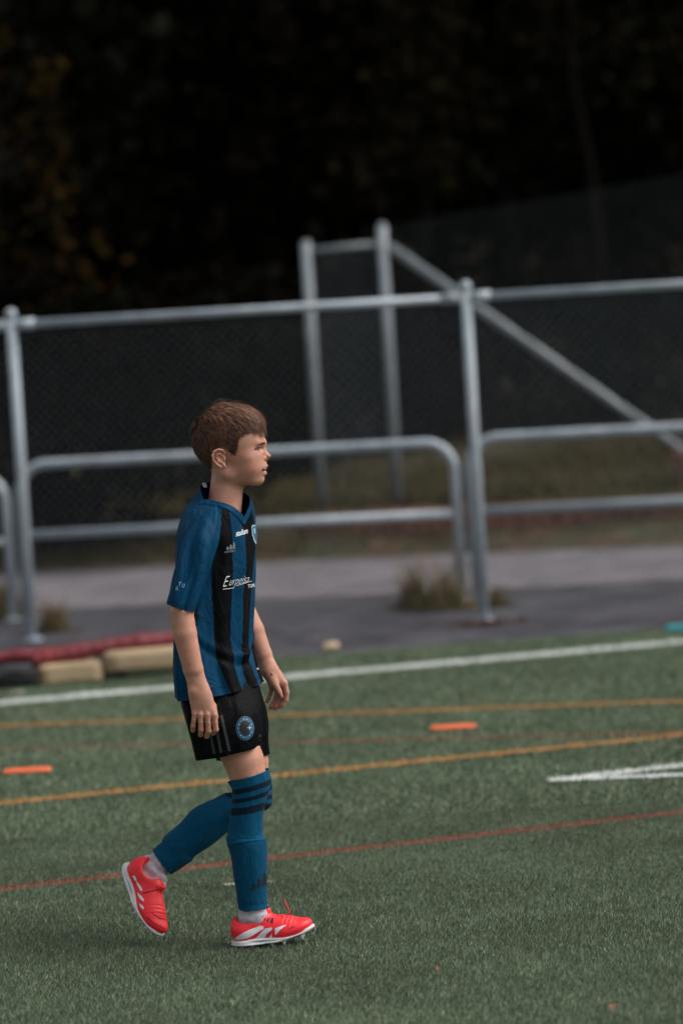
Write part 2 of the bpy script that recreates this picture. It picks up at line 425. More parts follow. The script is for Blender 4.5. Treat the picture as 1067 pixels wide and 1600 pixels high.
# ------------------------------------------------------------------ back fence with brace
YF = on_bank(502, 796)[1]
pA = on_bank(503, 797); pBp = on_bank(622, 791)
zA = PY(485, 379, pA[1])[2]; zB = PY(599, 352, pBp[1])[2]
def back_post(base, top, label):
    t = empty("back_fence_post", base, label, "post", "posts of the high back fence")
    MB().tube([base - Z * 0.1, np.array([base[0], base[1], top])], 0.037, 20).build("post", M['back_steel'], t)
    MB().tube([np.array([base[0], base[1], top]), np.array([base[0], base[1], top + 0.02])], [0.040, 0.018], 20).build("post_cap", M['back_steel'], t)
    return t
back_post(pA, zA, "shorter of the two blurred steel posts of the back fence")
back_post(pBp, zB, "taller of the two blurred back fence posts, carrying the slanting brace")
a = PY(485, 392, pA[1]); b_ = PY(600, 380, pBp[1])
tag(MB().tube([a, b_], 0.022, 14).build("back_fence_rail", M['back_steel']), "short horizontal rail joining the two back fence posts", "rail")
cE = PY(1120, 742, pBp[1] + 0.0)
tag(MB().tube([PY(607, 384, pBp[1]), cE], 0.034, 18).build("diagonal_brace", M['back_steel']), "long slanting steel brace running down from the taller back post", "brace")
def net(name, quad, s, r, label, m_):
    """woven diagonal wires in a world quad: A bottom-left, B bottom-right, C top-right, D top-left"""
    A, B, C_, D = quad; b = MB()
    W = np.linalg.norm(B - A); H = max(np.linalg.norm(D - A), np.linalg.norm(C_ - B))
    pt = lambda u, v: (A * (1 - u) + B * u) * (1 - v) + (D * (1 - u) + C_ * u) * v
    for k in range(int(-H / s), int(W / s) + 1):
        for sg in (1, -1):
            x0 = k * s if sg == 1 else k * s + H
            dx = sg * H; lo = (0 - x0) / dx; hi = (W - x0) / dx
            if lo > hi: lo, hi = hi, lo
            t0, t1 = max(0, lo), min(1, hi)
            if t1 - t0 < 0.01: continue
            b.tube([pt((x0 + dx * t) / W, t) for t in (t0, t1)], r, 3, False)
    return tag(b.build(name, m_, None, False), label, "netting", "chain link of the back fence", "stuff")
net("chain_link_mesh", (pA, pBp, b_, a), 0.05, 0.0016, "fine dark netting between the two back fence posts", M['wire'])
pC = PY(1180, 760, pBp[1] - 1.0)
pC[2] = pBp[2]
net("chain_link_mesh", (pBp, pC, PY(1180, 250, pC[1]), PY(601, 353, pBp[1])), 0.055, 0.0012, "high fine netting rising from the taller back post to the right picture edge", M['dark_wire'])

# ------------------------------------------------------------------ low wall of red-brown blocks, red post
w0 = qa + bd * np.dot(G(470, 870) - qa, bd) + bn_ * 0.40; w1 = qa + bd * np.dot(G(1110, 850) - qa, bd) + bn_ * 0.40
wd = (w1 - w0); wL = np.linalg.norm(wd); wd /= wL; wn_ = np.array([-wd[1], wd[0], 0])
wall = empty("low_wall", (w0 + w1) / 2, "low wall of weathered red brown blocks along the grass bank", "wall")
x = 0.0; k = 0
while x < wL - 0.02:
    bw = random.uniform(0.10, 0.16); c = w0 + wd * (x + bw / 2) + wn_ * 0.05 + Z * 0.165
    hh = random.uniform(0.125, 0.145)
    V, Fc = box_geo(c, wd * (bw / 2 - 0.006), wn_ * random.uniform(0.05, 0.07), Z * hh)
    bevel(mesh_obj("block", V, Fc, M['brick'], wall, False), 0.01, 2); x += bw; k += 1
V, Fc = box_geo((w0 + w1) / 2 + wn_ * 0.05 + Z * 0.02, wd * (wL / 2 - 0.02), wn_ * 0.04, Z * 0.05)
mesh_obj("footing", V, Fc, M['stone'], wall, False)
rp = on_bank(1060, 766)
V, Fc = box_geo(rp + Z * 0.12 + np.array([0.03, 0, 0]), (0.06, 0, 0), (0, 0.06, 0), (0, 0, 0.16))
tag(bevel(mesh_obj("short_post", V, Fc, M['brick'], None, False), 0.012), "short rust red post on the grass bank at the right picture edge", "post")

# ------------------------------------------------------------------ foliage
def leaves_geo(C_, size, n_out=None, aspect=0.6):
    n = len(C_)
    a = RNG.normal(size=(n, 3)); a /= np.linalg.norm(a, axis=1)[:, None]
    b = np.cross(a, RNG.normal(size=(n, 3))); b /= np.linalg.norm(b, axis=1)[:, None]
    s = size * RNG.uniform(0.6, 1.3, (n, 1))
    V = np.stack([C_ - a * s, C_ + b * s * aspect, C_ + a * s, C_ - b * s * aspect], 1).reshape(-1, 3)
    Fq = np.arange(n * 4).reshape(n, 4)
    return V, Fq
def tree(px, Y, height, rad_, col, label, nleaf=5000, low=0.8, size=0.13, grp="trees of the dark wood behind the fence"):
    base = PY(px, 700, Y); d = np.dot(base - qa, bn_); base[2] = bank_z(max(d, 0)) - 0.1
    t = empty("tree", base, label, "tree", grp)
    pts = [base]; x = base.copy()
    for i in range(6):
        x = x + np.array([random.uniform(-.15, .15), random.uniform(-.15, .15), height * 0.8 / 6]); pts.append(x.copy())
    r_ = 0.03 + height * 0.013
    b = MB().tube(pts, [r_ * (1 - 0.13 * i) for i in range(7)], 10)
    cl = []
    for i in range(16):
        z = base[2] + low + (height - low) * (i + random.random()) / 16
        an = random.uniform(0, 6.28); rr = rad_ * random.uniform(0.3, 0.9) * (1 - 0.5 * abs((z - base[2]) / height - 0.35))
        c = np.array([base[0] + math.cos(an) * rr, base[1] + math.sin(an) * rr, z]); cl.append(c)
        j = min(6, int((z - base[2]) / (height * 0.8) * 6)); b.tube([pts[j], (pts[j] + c) / 2 + Z * 0.15, c], [r_ * .35, r_ * .2, r_ * .08], 6)
    b.build("trunk", M['bark'], t)
    C_ = []; 
    for c in cl:
        k = nleaf // len(cl); q = RNG.normal(size=(k, 3)); q /= np.linalg.norm(q, axis=1)[:, None]
        C_.append(c + q * (RNG.random((k, 1)) ** 0.45) * np.array([1, 1, 0.75]) * rad_ * random.uniform(0.4, 0.62))
    C_ = np.vstack(C_); C_ = C_[C_[:, 2] > base[2] + 0.05]
    V, Fq = leaves_geo(C_, size)
    cc = np.array(col) * RNG.uniform(0.55, 1.4, (len(C_), 1))
    mesh_obj("crown", V, Fq, M['leaf'], t, False, col=np.repeat(cc, 4, 0))
    return t
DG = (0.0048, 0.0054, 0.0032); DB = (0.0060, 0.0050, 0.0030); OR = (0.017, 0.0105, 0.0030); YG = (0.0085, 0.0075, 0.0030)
dl = "dark leafy tree in the unlit wood behind the fences"
specs = [(-150, 33, 13, 3.0, DG), (60, 34.5, 12, 2.8, DG), (230, 33.5, 14, 3.0, DB), (420, 35, 13, 3.0, DG), (610, 36, 15, 3.2, DG), (800, 35.5, 13, 3.0, DB),
         (980, 36.5, 14, 3.2, DG), (1180, 36, 13, 3.0, DG), (330, 39, 16, 3.4, DG), (700, 40, 16, 3.4, DB), (1060, 41, 16, 3.4, DG), (0, 40, 16, 3.4, DB)]
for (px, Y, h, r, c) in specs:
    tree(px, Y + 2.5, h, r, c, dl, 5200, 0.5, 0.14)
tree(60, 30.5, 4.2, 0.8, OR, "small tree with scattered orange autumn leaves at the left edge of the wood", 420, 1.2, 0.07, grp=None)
tree(940, 33.5, 6.2, 1.3, YG, "tree with dull yellowing leaves high above the back fence netting", 900, 3.4, 0.08, grp=None)
tree(690, 33.0, 4.3, 1.0, YG, "low yellowish tree directly behind the slanting brace", 700, 2.4, 0.08, grp=None)
# the wood further in, one dark mass with a bumpy face
nu, nv = 120, 40; V = []
for j in range(nv + 1):
    for i in range(nu + 1):
        X = -22 + 44 * i / nu; z = 22 * j / nv
        V.append((X, 46 + 4 * (X / 22) ** 2 * -1, z))
V = np.array(V); V[:, 1] += 1.6 * vnoise(V, 0.5, 21) + 0.9 * vnoise(V, 1.4, 22) + 0.4 * vnoise(V, 4, 23) + 0.12 * V[:, 2]
nb = len(V); Vb = V.copy(); Vb[:, 1] += 14
Fc = [[j * (nu + 1) + i, j * (nu + 1) + i + 1, (j + 1) * (nu + 1) + i + 1, (j + 1) * (nu + 1) + i] for j in range(nv) for i in range(nu)]
Fb = [[k + nb for k in f[::-1]] for f in Fc]
top = [[nv * (nu + 1) + i, nv * (nu + 1) + i + 1, nb + nv * (nu + 1) + i + 1, nb + nv * (nu + 1) + i] for i in range(nu)]
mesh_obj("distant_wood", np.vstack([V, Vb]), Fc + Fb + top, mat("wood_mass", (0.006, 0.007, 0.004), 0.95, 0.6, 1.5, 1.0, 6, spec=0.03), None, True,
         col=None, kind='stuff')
# bushes along the fence foot
def bush(px, py, h, w, col, n, label, size=0.045, grp="bushes under the trees", name="bush"):
    base = on_bank(px, py); base[2] -= 0.05; base[1] += 3.4 if px > 300 else 0
    t = empty(name, base, label, "bush", grp)
    b = MB()
    q = RNG.normal(size=(n, 3)); q /= np.linalg.norm(q, axis=1)[:, None]
    C_ = base + Z * h * 0.5 + q * (RNG.random((n, 1)) ** 0.4) * np.array([w, w * 0.7, h * 0.52])
    lump = vnoise(C_, 2.5, int(px)) > -0.25; C_ = C_[lump]
    for i in range(9):
        e = C_[RNG.integers(len(C_))]; b.tube([base + np.array([random.uniform(-.1, .1), 0, 0]), (base + e) / 2 + Z * 0.1, e], [0.018, 0.012, 0.005], 5)
    b.build("stem", M['bark'], t)
    V, Fq = leaves_geo(C_, size)
    mesh_obj("foliage", V, Fq, M['leaf'], t, False, col=np.repeat(np.array(col) * RNG.uniform(0.5, 1.5, (len(C_), 1)), 4, 0))
bl_ = "dark bush at the foot of the wood behind the pipe barrier"
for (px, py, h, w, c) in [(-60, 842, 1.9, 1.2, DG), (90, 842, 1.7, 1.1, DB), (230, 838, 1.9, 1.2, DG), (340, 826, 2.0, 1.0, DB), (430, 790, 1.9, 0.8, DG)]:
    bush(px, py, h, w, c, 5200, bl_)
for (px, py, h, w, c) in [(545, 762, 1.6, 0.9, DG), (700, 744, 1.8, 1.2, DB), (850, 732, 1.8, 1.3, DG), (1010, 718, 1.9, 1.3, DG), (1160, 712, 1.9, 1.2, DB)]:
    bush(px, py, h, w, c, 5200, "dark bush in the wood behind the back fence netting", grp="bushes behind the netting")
bush(150, 800, 1.5, 0.32, (0.11, 0.05, 0.012), 260, "sparse bush with orange leaves seen past the left post", 0.05, None)
# grass and weeds on the bank
def grass_tufts(name, pts, h, w, cols, hs_=None):
    n = len(pts); pts = np.asarray(pts)
    az = RNG.uniform(0, 6.28, n); hh = h * RNG.uniform(0.4, 1.3, n); ln = RNG.normal(0, 0.45, (n, 2)) * hh[:, None]
    wx = np.stack([np.cos(az), np.sin(az), 0 * az], 1) * w / 2
    hh = hh * (1 if hs_ is None else hs_); tip = pts + np.stack([ln[:, 0], ln[:, 1], hh], 1); mid = pts + np.stack([ln[:, 0] * .35, ln[:, 1] * .35, hh * .6], 1)
    V = np.stack([pts - wx, pts + wx, mid + wx * .7, mid - wx * .7, tip], 1).reshape(-1, 3)
    b = np.arange(n)[:, None] * 5
    T = np.concatenate([b + np.array([[0, 1, 2]]), b + np.array([[0, 2, 3]]), b + np.array([[3, 2, 4]])])
    c = np.asarray(cols)[RNG.integers(0, len(cols), n)] * RNG.uniform(0.6, 1.3, (n, 1))
    return V, T, np.repeat(c, 5, 0)
n = 60000
uu = RNG.uniform(0, 1, n); dd = RNG.uniform(0.02, 1, n) ** 1.3 * 11
X0 = G(-250, 880); 
sel = qa + (qb - qa) * uu[:, None]
xs = RNG.uniform(-3.2, 3.4, n)
tpar = (xs - qa[0]) / bd[0]
pts = qa + bd * tpar[:, None] + bn_ * dd[:, None]; pts[:, 2] = bank_z(dd) - 0.02
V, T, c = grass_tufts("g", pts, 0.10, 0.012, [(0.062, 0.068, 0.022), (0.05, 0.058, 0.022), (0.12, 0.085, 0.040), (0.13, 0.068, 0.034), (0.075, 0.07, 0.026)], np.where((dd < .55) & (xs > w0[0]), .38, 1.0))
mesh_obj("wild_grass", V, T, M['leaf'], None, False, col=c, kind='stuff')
def weed(px, py, n, h, spread, cols, label):
    base = G(px, py); t = empty("weed_clump", base, label, "weed", "weeds at the fence feet")
    for k, (nm, frac) in enumerate((("grass_blades", 0.7), ("dead_stalks", 0.3))):
        m_ = int(n * frac); pts = base + np.stack([RNG.normal(0, spread, m_), RNG.normal(0, spread * 0.5, m_), np.zeros(m_) - 0.01], 1)
        V, T, c = grass_tufts("w", pts, h * (1 if k == 0 else 1.5), 0.008, cols[:3] if k == 0 else cols[3:], 0.25 + 1.1 * np.exp(-((pts[:, 0] - base[0]) / spread) ** 2))
        mesh_obj(nm, V, T, M['leaf'], t, False, col=c, kind='stuff')
wc = [(0.11, 0.125, 0.03), (0.16, 0.15, 0.05), (0.09, 0.085, 0.03), (0.24, 0.12, 0.055), (0.22, 0.16, 0.08)]
weed(695, 950, 300, 0.19, 0.11, wc, "broad clump of dry green brown weeds on the asphalt beside the fence post")
weed(648, 948, 350, 0.17, 0.06, wc, "tall thin reddish weeds at the edge of the weed clump")
weed(775, 945, 180, 0.08, 0.05, wc, "small weed tuft on the path side of the fence post")
weed(85, 985, 420, 0.10, 0.06, wc, "brown weeds at the foot of the left fence post")
weed(5, 965, 700, 0.14, 0.10, wc, "brown weed clump at the left picture edge under the barrier end")
for (px, py, n_) in ((757, 976, 70), (700, 975, 0)):
    if n_:
        pts = G(px, py) + np.stack([RNG.normal(0, 0.08, n_), RNG.normal(0, 0.03, n_), np.full(n_, 0.012)], 1)
        V, Fq = leaves_geo(pts, 0.022)
        tag(mesh_obj("leaf_litter", V, Fq, mat("brown_leaf", (0.13, 0.058, 0.036), 0.8, 0.4, 40), None, False), None, None, None, "stuff")

# ------------------------------------------------------------------ red padding on a timber beam, bag, small things
ta, tb = G(20, 1078), G(330, 1054)
td = (tb - ta); tL = np.linalg.norm(td); td /= tL; tn = np.array([-td[1], td[0], 0])
beam = empty("timber_beam", (ta + tb) / 2, "long pale timber beam on the turf edge beneath the red padding", "beam")
for (x0, x1, zz, hh) in ((0.13, 0.44, 0.054, 0.050), (0.445, tL, 0.094, 0.052)):
    V, Fc = box_geo(ta + td * (x0 + x1) / 2 + tn * 0.10 + Z * zz, td * (x1 - x0) / 2, tn * 0.09, Z * hh)
    bm = bmesh.new(); vs = [bm.verts.new(v) for v in V]; [bm.faces.new([vs[i] for i in f]) for f in Fc]
    bmesh.ops.bevel(bm, geom=bm.edges[:], offset=0.012, segments=2, affect='EDGES'); bmesh.ops.subdivide_edges(bm, edges=[e for e in bm.edges if e.calc_length() > .05], cuts=6, use_grid_fill=True)
    bm.verts.index_update(); Vt = np.array([v.co[:] for v in bm.verts]); Ft = [[v.index for v in f.verts] for f in bm.faces]; bm.free()
    Vt = Vt + np.stack([vnoise(Vt, 9, 70), vnoise(Vt, 9, 71), vnoise(Vt, 7, 72)], 1) * .005
    mesh_obj("timber", Vt, Ft, M['timber'], beam, True)
for x0 in (0.50, 0.92):
    V, Fc = box_geo(ta + td * x0 + tn * 0.10 + Z * 0.020, td * 0.05, tn * 0.07, Z * 0.021)
    mesh_obj("bearer", V, Fc, M['black'], beam, False)
def roll(pts, r, label):
    b = MB(); P_ = []
    for i in range(len(pts) - 1):
        for t in np.linspace(0, 1, 22, endpoint=(i == len(pts) - 2)): P_.append(pts[i] * (1 - t) + pts[i + 1] * t)
    rr = [r * (0.55 if k in (0, len(P_) - 1) else 1 + 0.08 * math.sin(k * 1.9)) for k in range(len(P_))]
    b.tube(P_, rr, 18); Q_ = b.V[0]; b.V[0] = Q_ + np.stack([vnoise(Q_, 14, 60), vnoise(Q_, 14, 61), vnoise(Q_, 10, 62)], 1) * .006; return tag(b.build("padding_roll", M['redvinyl']), label, "padding", "red padding rolls on the timber")
roll([ta + td * -0.35 + tn * 0.30 + Z * 0.12, ta + td * 0.5 + tn * 0.26 + Z * 0.14, ta + td * 1.02 + tn * 0.22 + Z * 0.165], 0.035, "red padding roll lying at the back of the timber beam, reaching the left picture edge")
roll([ta + td * 0.10 + tn * 0.08 + Z * 0.125, ta + td * 0.5 + tn * 0.10 + Z * 0.165, ta + td * 1.02 + tn * 0.13 + Z * 0.185], 0.037, "brighter red padding roll in front, ending beside the black bag")
bagc = ta + td * -0.06 + tn * 0.07
V = []; 
bm = bmesh.new(); bmesh.ops.create_icosphere(bm, subdivisions=4, radius=1.0)
V = np.array([v.co[:] for v in bm.verts]); Fc = [[v.index for v in f.verts] for f in bm.faces]; bm.free()
Vb = np.sign(V) * np.abs(V) ** 0.7 * np.array([0.20, 0.09, 0.047]); Vb += (0.012 * vnoise(V, 3, 5))[:, None] * V; Vb[:, 2] += 0.06
tag(mesh_obj("bag", Vb + bagc, Fc, M['black']), "small black canvas bag lying at the left end of the timber beam", "bag")
def lump(name, c, s, m_, label, cat, seed):
    Vs = V * np.array(s) * (1 + 0.35 * vnoise(V, 1.8, seed))[:, None]; Vs[:, 2] += s[2] * 0.7
    return tag(mesh_obj(name, Vs + c, Fc, m_), label, cat)
lump("stone", G(12, 1078), (0.035, 0.03, 0.02), M['stone'], "small grey stone lying in front of the black bag", "stone", 3)
lump("stone", G(30, 1086), (0.03, 0.025, 0.014), M['stone'], "flat little stone nearest the white line", "stone", 4)
lump("paper_scrap", G(517, 1015), (0.045, 0.03, 0.022), M['litter'], "crumpled beige paper scrap on the dark asphalt", "litter", 6)
V2, F2 = box_geo(G(1058, 988) + Z * 0.02, (0.06, 0, 0), (0, 0.04, 0), (0, 0, 0.018)); 
tag(bevel(mesh_obj("plastic_box", V2, F2, M['teal'], None, False), 0.01, 3), "small flat teal plastic box on the turf edge", "box")
def strip(px, py, ang, label):
    c = G(px, py); a = np.array([math.cos(ang), math.sin(ang), 0]); b = np.array([-math.sin(ang), math.cos(ang), 0])
    n = 24; L_, W_ = 0.095, 0.055; out = []
    for sgn, z in ((1, 0.010), (1, 0.016)):
        for i in range(n):
            t = 2 * math.pi * i / n; x = math.copysign(abs(math.cos(t)) ** 0.45, math.cos(t)) * L_; y = math.copysign(abs(math.sin(t)) ** 0.45, math.sin(t)) * W_
            k = 1.0 if z < 0.012 else 0.94
            out.append(c + a * x * k + b * y * k + Z * z)
    Fs = [list(range(n))[::-1], list(range(n, 2 * n))] + [[i, (i + 1) % n, n + (i + 1) % n, n + i] for i in range(n)]
    return tag(mesh_obj("marker_strip", out, Fs, M['orange'], None, False), label, "marker", "flat orange pitch markers")
strip(708, 1140, 0.0, "flat orange rubber pitch marker between the two orange lines")
strip(43, 1208, 0.0, "flat orange rubber pitch marker near the left picture edge")
def fallen_leaf(px, py, s, label):
    c = G(px, py) + Z * 0.027; n = 10; out = []
    for i in range(n):
        t = 2 * math.pi * i / n; out.append(c + np.array([math.cos(t) * s, math.sin(t) * s * 1.3, 0.006 * math.cos(2 * t)]))
    out.append(c + Z * 0.004)
    return tag(mesh_obj("fallen_leaf", out, [[i, (i + 1) % n, n] for i in range(n)], M['dryleaf']), label, "leaf", "orange leaves fallen on the turf")
fallen_leaf(685, 1530, 0.0055, "tiny orange leaf fallen on the open turf near the camera")
fallen_leaf(957, 1590, 0.010, "reddish leaf on the turf close to the bottom picture edge")
#%%BOY
# ------------------------------------------------------------------ implicit shapes for the body
class Prim:
    def __init__(s, f, lo, hi): s.f = f; s.lo = np.asarray(lo, float); s.hi = np.asarray(hi, float)
def ell(c, r, Rm=None):
    c = np.asarray(c, float); r = np.asarray(r, float)
    R_ = np.eye(3) if Rm is None else np.asarray(Rm, float)      # rows: local axes
    def f(x, y, z):
        dx, dy, dz = x - c[0], y - c[1], z - c[2]
        a = (R_[0, 0] * dx + R_[0, 1] * dy + R_[0, 2] * dz) / r[0]
        b = (R_[1, 0] * dx + R_[1, 1] * dy + R_[1, 2] * dz) / r[1]
        d = (R_[2, 0] * dx + R_[2, 1] * dy + R_[2, 2] * dz) / r[2]
        k0 = np.sqrt(a * a + b * b + d * d); k1 = np.sqrt((a / r[0]) ** 2 + (b / r[1]) ** 2 + (d / r[2]) ** 2) + 1e-9
        return k0 * (k0 - 1) / k1
    m_ = max(r); return Prim(f, c - m_, c + m_)
def cone(a, b, r1, r2, flat=None, s=1.0):
    """tapered capsule; flat: unit axis along which it is squashed by s"""
    a = np.asarray(a, float); b = np.asarray(b, float); ba = b - a; L2 = ba @ ba + 1e-12
    n = None if flat is None else np.asarray(flat, float) / np.linalg.norm(flat)
    def f(x, y, z):
        dx, dy, dz = x - a[0], y - a[1], z - a[2]
        h = np.clip((dx * ba[0] + dy * ba[1] + dz * ba[2]) / L2, 0, 1)
        qx, qy, qz = dx - h * ba[0], dy - h * ba[1], dz - h * ba[2]
        if n is not None:
            q = (qx * n[0] + qy * n[1] + qz * n[2]) * (1 / s - 1)
            qx, qy, qz = qx + n[0] * q, qy + n[1] * q, qz + n[2] * q
        d = np.sqrt(qx * qx + qy * qy + qz * qz) - (r1 + (r2 - r1) * h)
        return d * (min(1, s) if n is not None else 1)
    m_ = max(r1, r2) * max(1, s); return Prim(f, np.minimum(a, b) - m_, np.maximum(a, b) + m_)
def smin(a, b, k):
    if k <= 0: return np.minimum(a, b)
    h = np.maximum(k - np.abs(a - b), 0) / k
    return np.minimum(a, b) - h * h * k * 0.25
def field(groups):
    """groups: [(k to join with the rest, [(op, prim, k), ...])]"""
    def ev(lo, hi, x, y, z):
        tot = None
        for gk, items in groups:
            g = None
            for op, p, k in items:
                pad = k + 0.012
                if np.any(p.lo - pad > hi) or np.any(p.hi + pad < lo): continue
                d = p.f(x, y, z)
                if op == '+': g = d if g is None else smin(g, d, k)
                elif g is not None: g = -smin(-g, d, k)
            if g is not None: tot = g if tot is None else smin(tot, g, gk)
        return tot
    return ev
def isosurface(groups, h, B=36):
    ps = [p for _, it in groups for op, p, _ in it if op == '+']
    lo = np.min([p.lo for p in ps], 0) - 4 * h; hi = np.max([p.hi for p in ps], 0) + 4 * h
    n = np.ceil((hi - lo) / h).astype(int) + 1; ev = field(groups)
    VK, VP, QK = [], [], []
    key = lambda i, j, k: (i.astype(np.int64) * 4096 + j) * 4096 + k
    E = [((0, 0, 0), a) for a in ((1, 0, 0), (0, 1, 0), (0, 0, 1))]
    edges = []
    for ax in range(3):
        o1, o2 = [q for q in range(3) if q != ax]
        for s1 in (0, 1):
            for s2 in (0, 1):
                a = [0, 0, 0]; a[o1] = s1; a[o2] = s2; b = list(a); b[ax] = 1; edges.append((tuple(a), tuple(b)))
    for bi in range(0, n[0], B):
        for bj in range(0, n[1], B):
            for bk in range(0, n[2], B):
                i0 = np.array([bi, bj, bk]) - 1; N_ = B + 2
                blo = lo + i0 * h; bhi = lo + (i0 + N_) * h
                x = (blo[0] + np.arange(N_) * h)[:, None, None]; y = (blo[1] + np.arange(N_) * h)[None, :, None]; z = (blo[2] + np.arange(N_) * h)[None, None, :]
                D = ev(blo, bhi, x, y, z)
                if D is None: continue
                D = np.broadcast_to(D, (N_, N_, N_))
                neg = D < 0
                if not neg.any() or neg.all(): continue
                m_ = N_ - 1
                cnt = sum(neg[a:a + m_, b:b + m_, c:c + m_].astype(np.int8) for a in (0, 1) for b in (0, 1) for c in (0, 1))
                ci, cj, ck = np.nonzero((cnt > 0) & (cnt < 8))
                acc = np.zeros((len(ci), 3)); w = np.zeros(len(ci))
                for a, b in edges:
                    da = D[ci + a[0], cj + a[1], ck + a[2]]; db = D[ci + b[0], cj + b[1], ck + b[2]]
                    c_ = (da < 0) != (db < 0); t = np.where(c_, da / np.where(c_, da - db, 1), 0)
                    pa_ = np.stack([ci + a[0], cj + a[1], ck + a[2]], 1).astype(float); dv = np.array(b) - np.array(a)
                    acc += np.where(c_[:, None], pa_ + t[:, None] * dv, 0); w += c_
                VP.append(blo + acc / w[:, None] * h); VK.append(key(ci + i0[0] + 2, cj + i0[1] + 2, ck + i0[2] + 2))
                for ax in range(3):
                    o1, o2 = (ax + 1) % 3, (ax + 2) % 3
                    sl0 = [slice(1, 1 + B)] * 3; sl1 = list(sl0); sl1[ax] = slice(2, 2 + B)
                    A0 = neg[tuple(sl0)]; A1 = neg[tuple(sl1)]
                    q = np.stack(np.nonzero(A0 != A1), 1)
                    if not len(q): continue
                    inside = A0[q[:, 0], q[:, 1], q[:, 2]]; q = q + 1
                    quad = []
                    for s1, s2 in ((-1, -1), (0, -1), (0, 0), (-1, 0)):
                        c = q.copy(); c[:, o1] += s1; c[:, o2] += s2
                        quad.append(key(c[:, 0] + i0[0] + 2, c[:, 1] + i0[1] + 2, c[:, 2] + i0[2] + 2))
                    quad = np.stack(quad, 1); quad[~inside] = quad[~inside][:, ::-1]; QK.append(quad)
    VK = np.concatenate(VK); VP = np.vstack(VP); QK = np.vstack(QK)
    uk, first = np.unique(VK, return_index=True); V = VP[first]
    Q = np.searchsorted(uk, QK); ok = np.all(uk[np.clip(Q, 0, len(uk) - 1)] == QK, axis=1); Q = Q[ok]
    used = np.unique(Q); rm = np.full(len(V), -1); rm[used] = np.arange(len(used))
    return V[used], rm[Q]
def normals(V, Q):
    n = np.cross(V[Q[:, 2]] - V[Q[:, 0]], V[Q[:, 3 % Q.shape[1]]] - V[Q[:, 1]] if Q.shape[1] == 4 else V[Q[:, 1]] - V[Q[:, 0]])
    N_ = np.zeros_like(V)
    for k in range(Q.shape[1]): np.add.at(N_, Q[:, k], n)
    return N_ / (np.linalg.norm(N_, axis=1)[:, None] + 1e-12)
def catmull(X, v):
    X = np.asarray(X, float); n = len(X); s = v * (n - 1); i = np.clip(np.floor(s).astype(int), 0, n - 2); t = (s - i)[:, None]
    p0 = X[np.clip(i - 1, 0, n - 1)]; p1 = X[i]; p2 = X[i + 1]; p3 = X[np.clip(i + 2, 0, n - 1)]
    return 0.5 * (2 * p1 + (p2 - p0) * t + (2 * p0 - 5 * p1 + 4 * p2 - p3) * t ** 2 + (3 * p1 - p0 - 3 * p2 + p3) * t ** 3)
def loft(st, nu, nv, power=1.0):
    """st: (Lpx, Rpx, dy, half depth, shear). t=0 on the picture's right edge, 90 degrees towards the camera. Returns V, quads, t, v"""
    rows = []
    for (L, R, dy, dep, sh) in st:
        a, b = P(*L, dy), P(*R, dy); rows.append(np.concatenate([(a + b) / 2, (b - a) / 2 + np.array([0, sh, 0]), [dep]]))
    v = np.linspace(0, 1, nv); X = catmull(rows, v); t = np.linspace(0, 2 * np.pi, nu, endpoint=False)
    c, s_ = np.cos(t), np.sin(t)
    c = np.sign(c) * np.abs(c) ** power; s_ = np.sign(s_) * np.abs(s_) ** power
    V = X[:, None, 0:3] + c[None, :, None] * X[:, None, 3:6]
    V[:, :, 1] -= s_[None, :] * X[:, 6:7]
    i = np.arange(nv - 1)[:, None] * nu; j = np.arange(nu)[None, :]; j2 = (j + 1) % nu
    Q = np.stack([i + j, i + j2, i + nu + j2, i + nu + j], -1).reshape(-1, 4)
    return V.reshape(-1, 3), Q, np.tile(np.degrees(t), nv), np.repeat(v, nu)
def clip_mesh(V, Q, g, attrs=()):
    """keep g < 0, cutting the crossing faces exactly"""
    T = np.vstack([Q[:, [0, 1, 2]], Q[:, [0, 2, 3]]]) if Q.shape[1] == 4 else Q
    ins = g[T] < 0; cnt = ins.sum(1); out = [T[cnt == 3]]; nv = [V]; na = [[a] for a in attrs]; base = len(V)
    def cut(i, j):
        nonlocal base
        t = (g[i] / (g[i] - g[j]))[:, None]; nv.append(V[i] + (V[j] - V[i]) * t)
        for k, a in enumerate(attrs): na[k].append(a[i] + (a[j] - a[i]) * (t if a.ndim > 1 else t[:, 0]))
        ids = base + np.arange(len(i)); base += len(i); return ids
    for want in (1, 2):
        S = T[cnt == want]; I = ins[cnt == want]
        if not len(S): continue
        k = np.argmax(I if want == 1 else ~I, axis=1); r = np.arange(len(S))
        a, b, c = S[r, k], S[r, (k + 1) % 3], S[r, (k + 2) % 3]
        ab, ac = cut(a, b), cut(a, c)
        if want == 1: out.append(np.stack([a, ab, ac], 1))
        else: out += [np.stack([ab, b, c], 1), np.stack([ab, c, ac], 1)]
    return np.vstack(nv), np.vstack(out), [np.concatenate(a) for a in na]
def solid(o, th):
    s = o.modifiers.new("thickness", 'SOLIDIFY'); s.thickness = th; s.offset = -1; return o
def bvh_of(V, Q): return BVHTree.FromPolygons([tuple(v) for v in V], [tuple(int(i) for i in q) for q in Q])
def project(bv, px, py):
    d = Vector(ray(px, py)).normalized(); return bv.ray_cast(Vector(CAM), d)
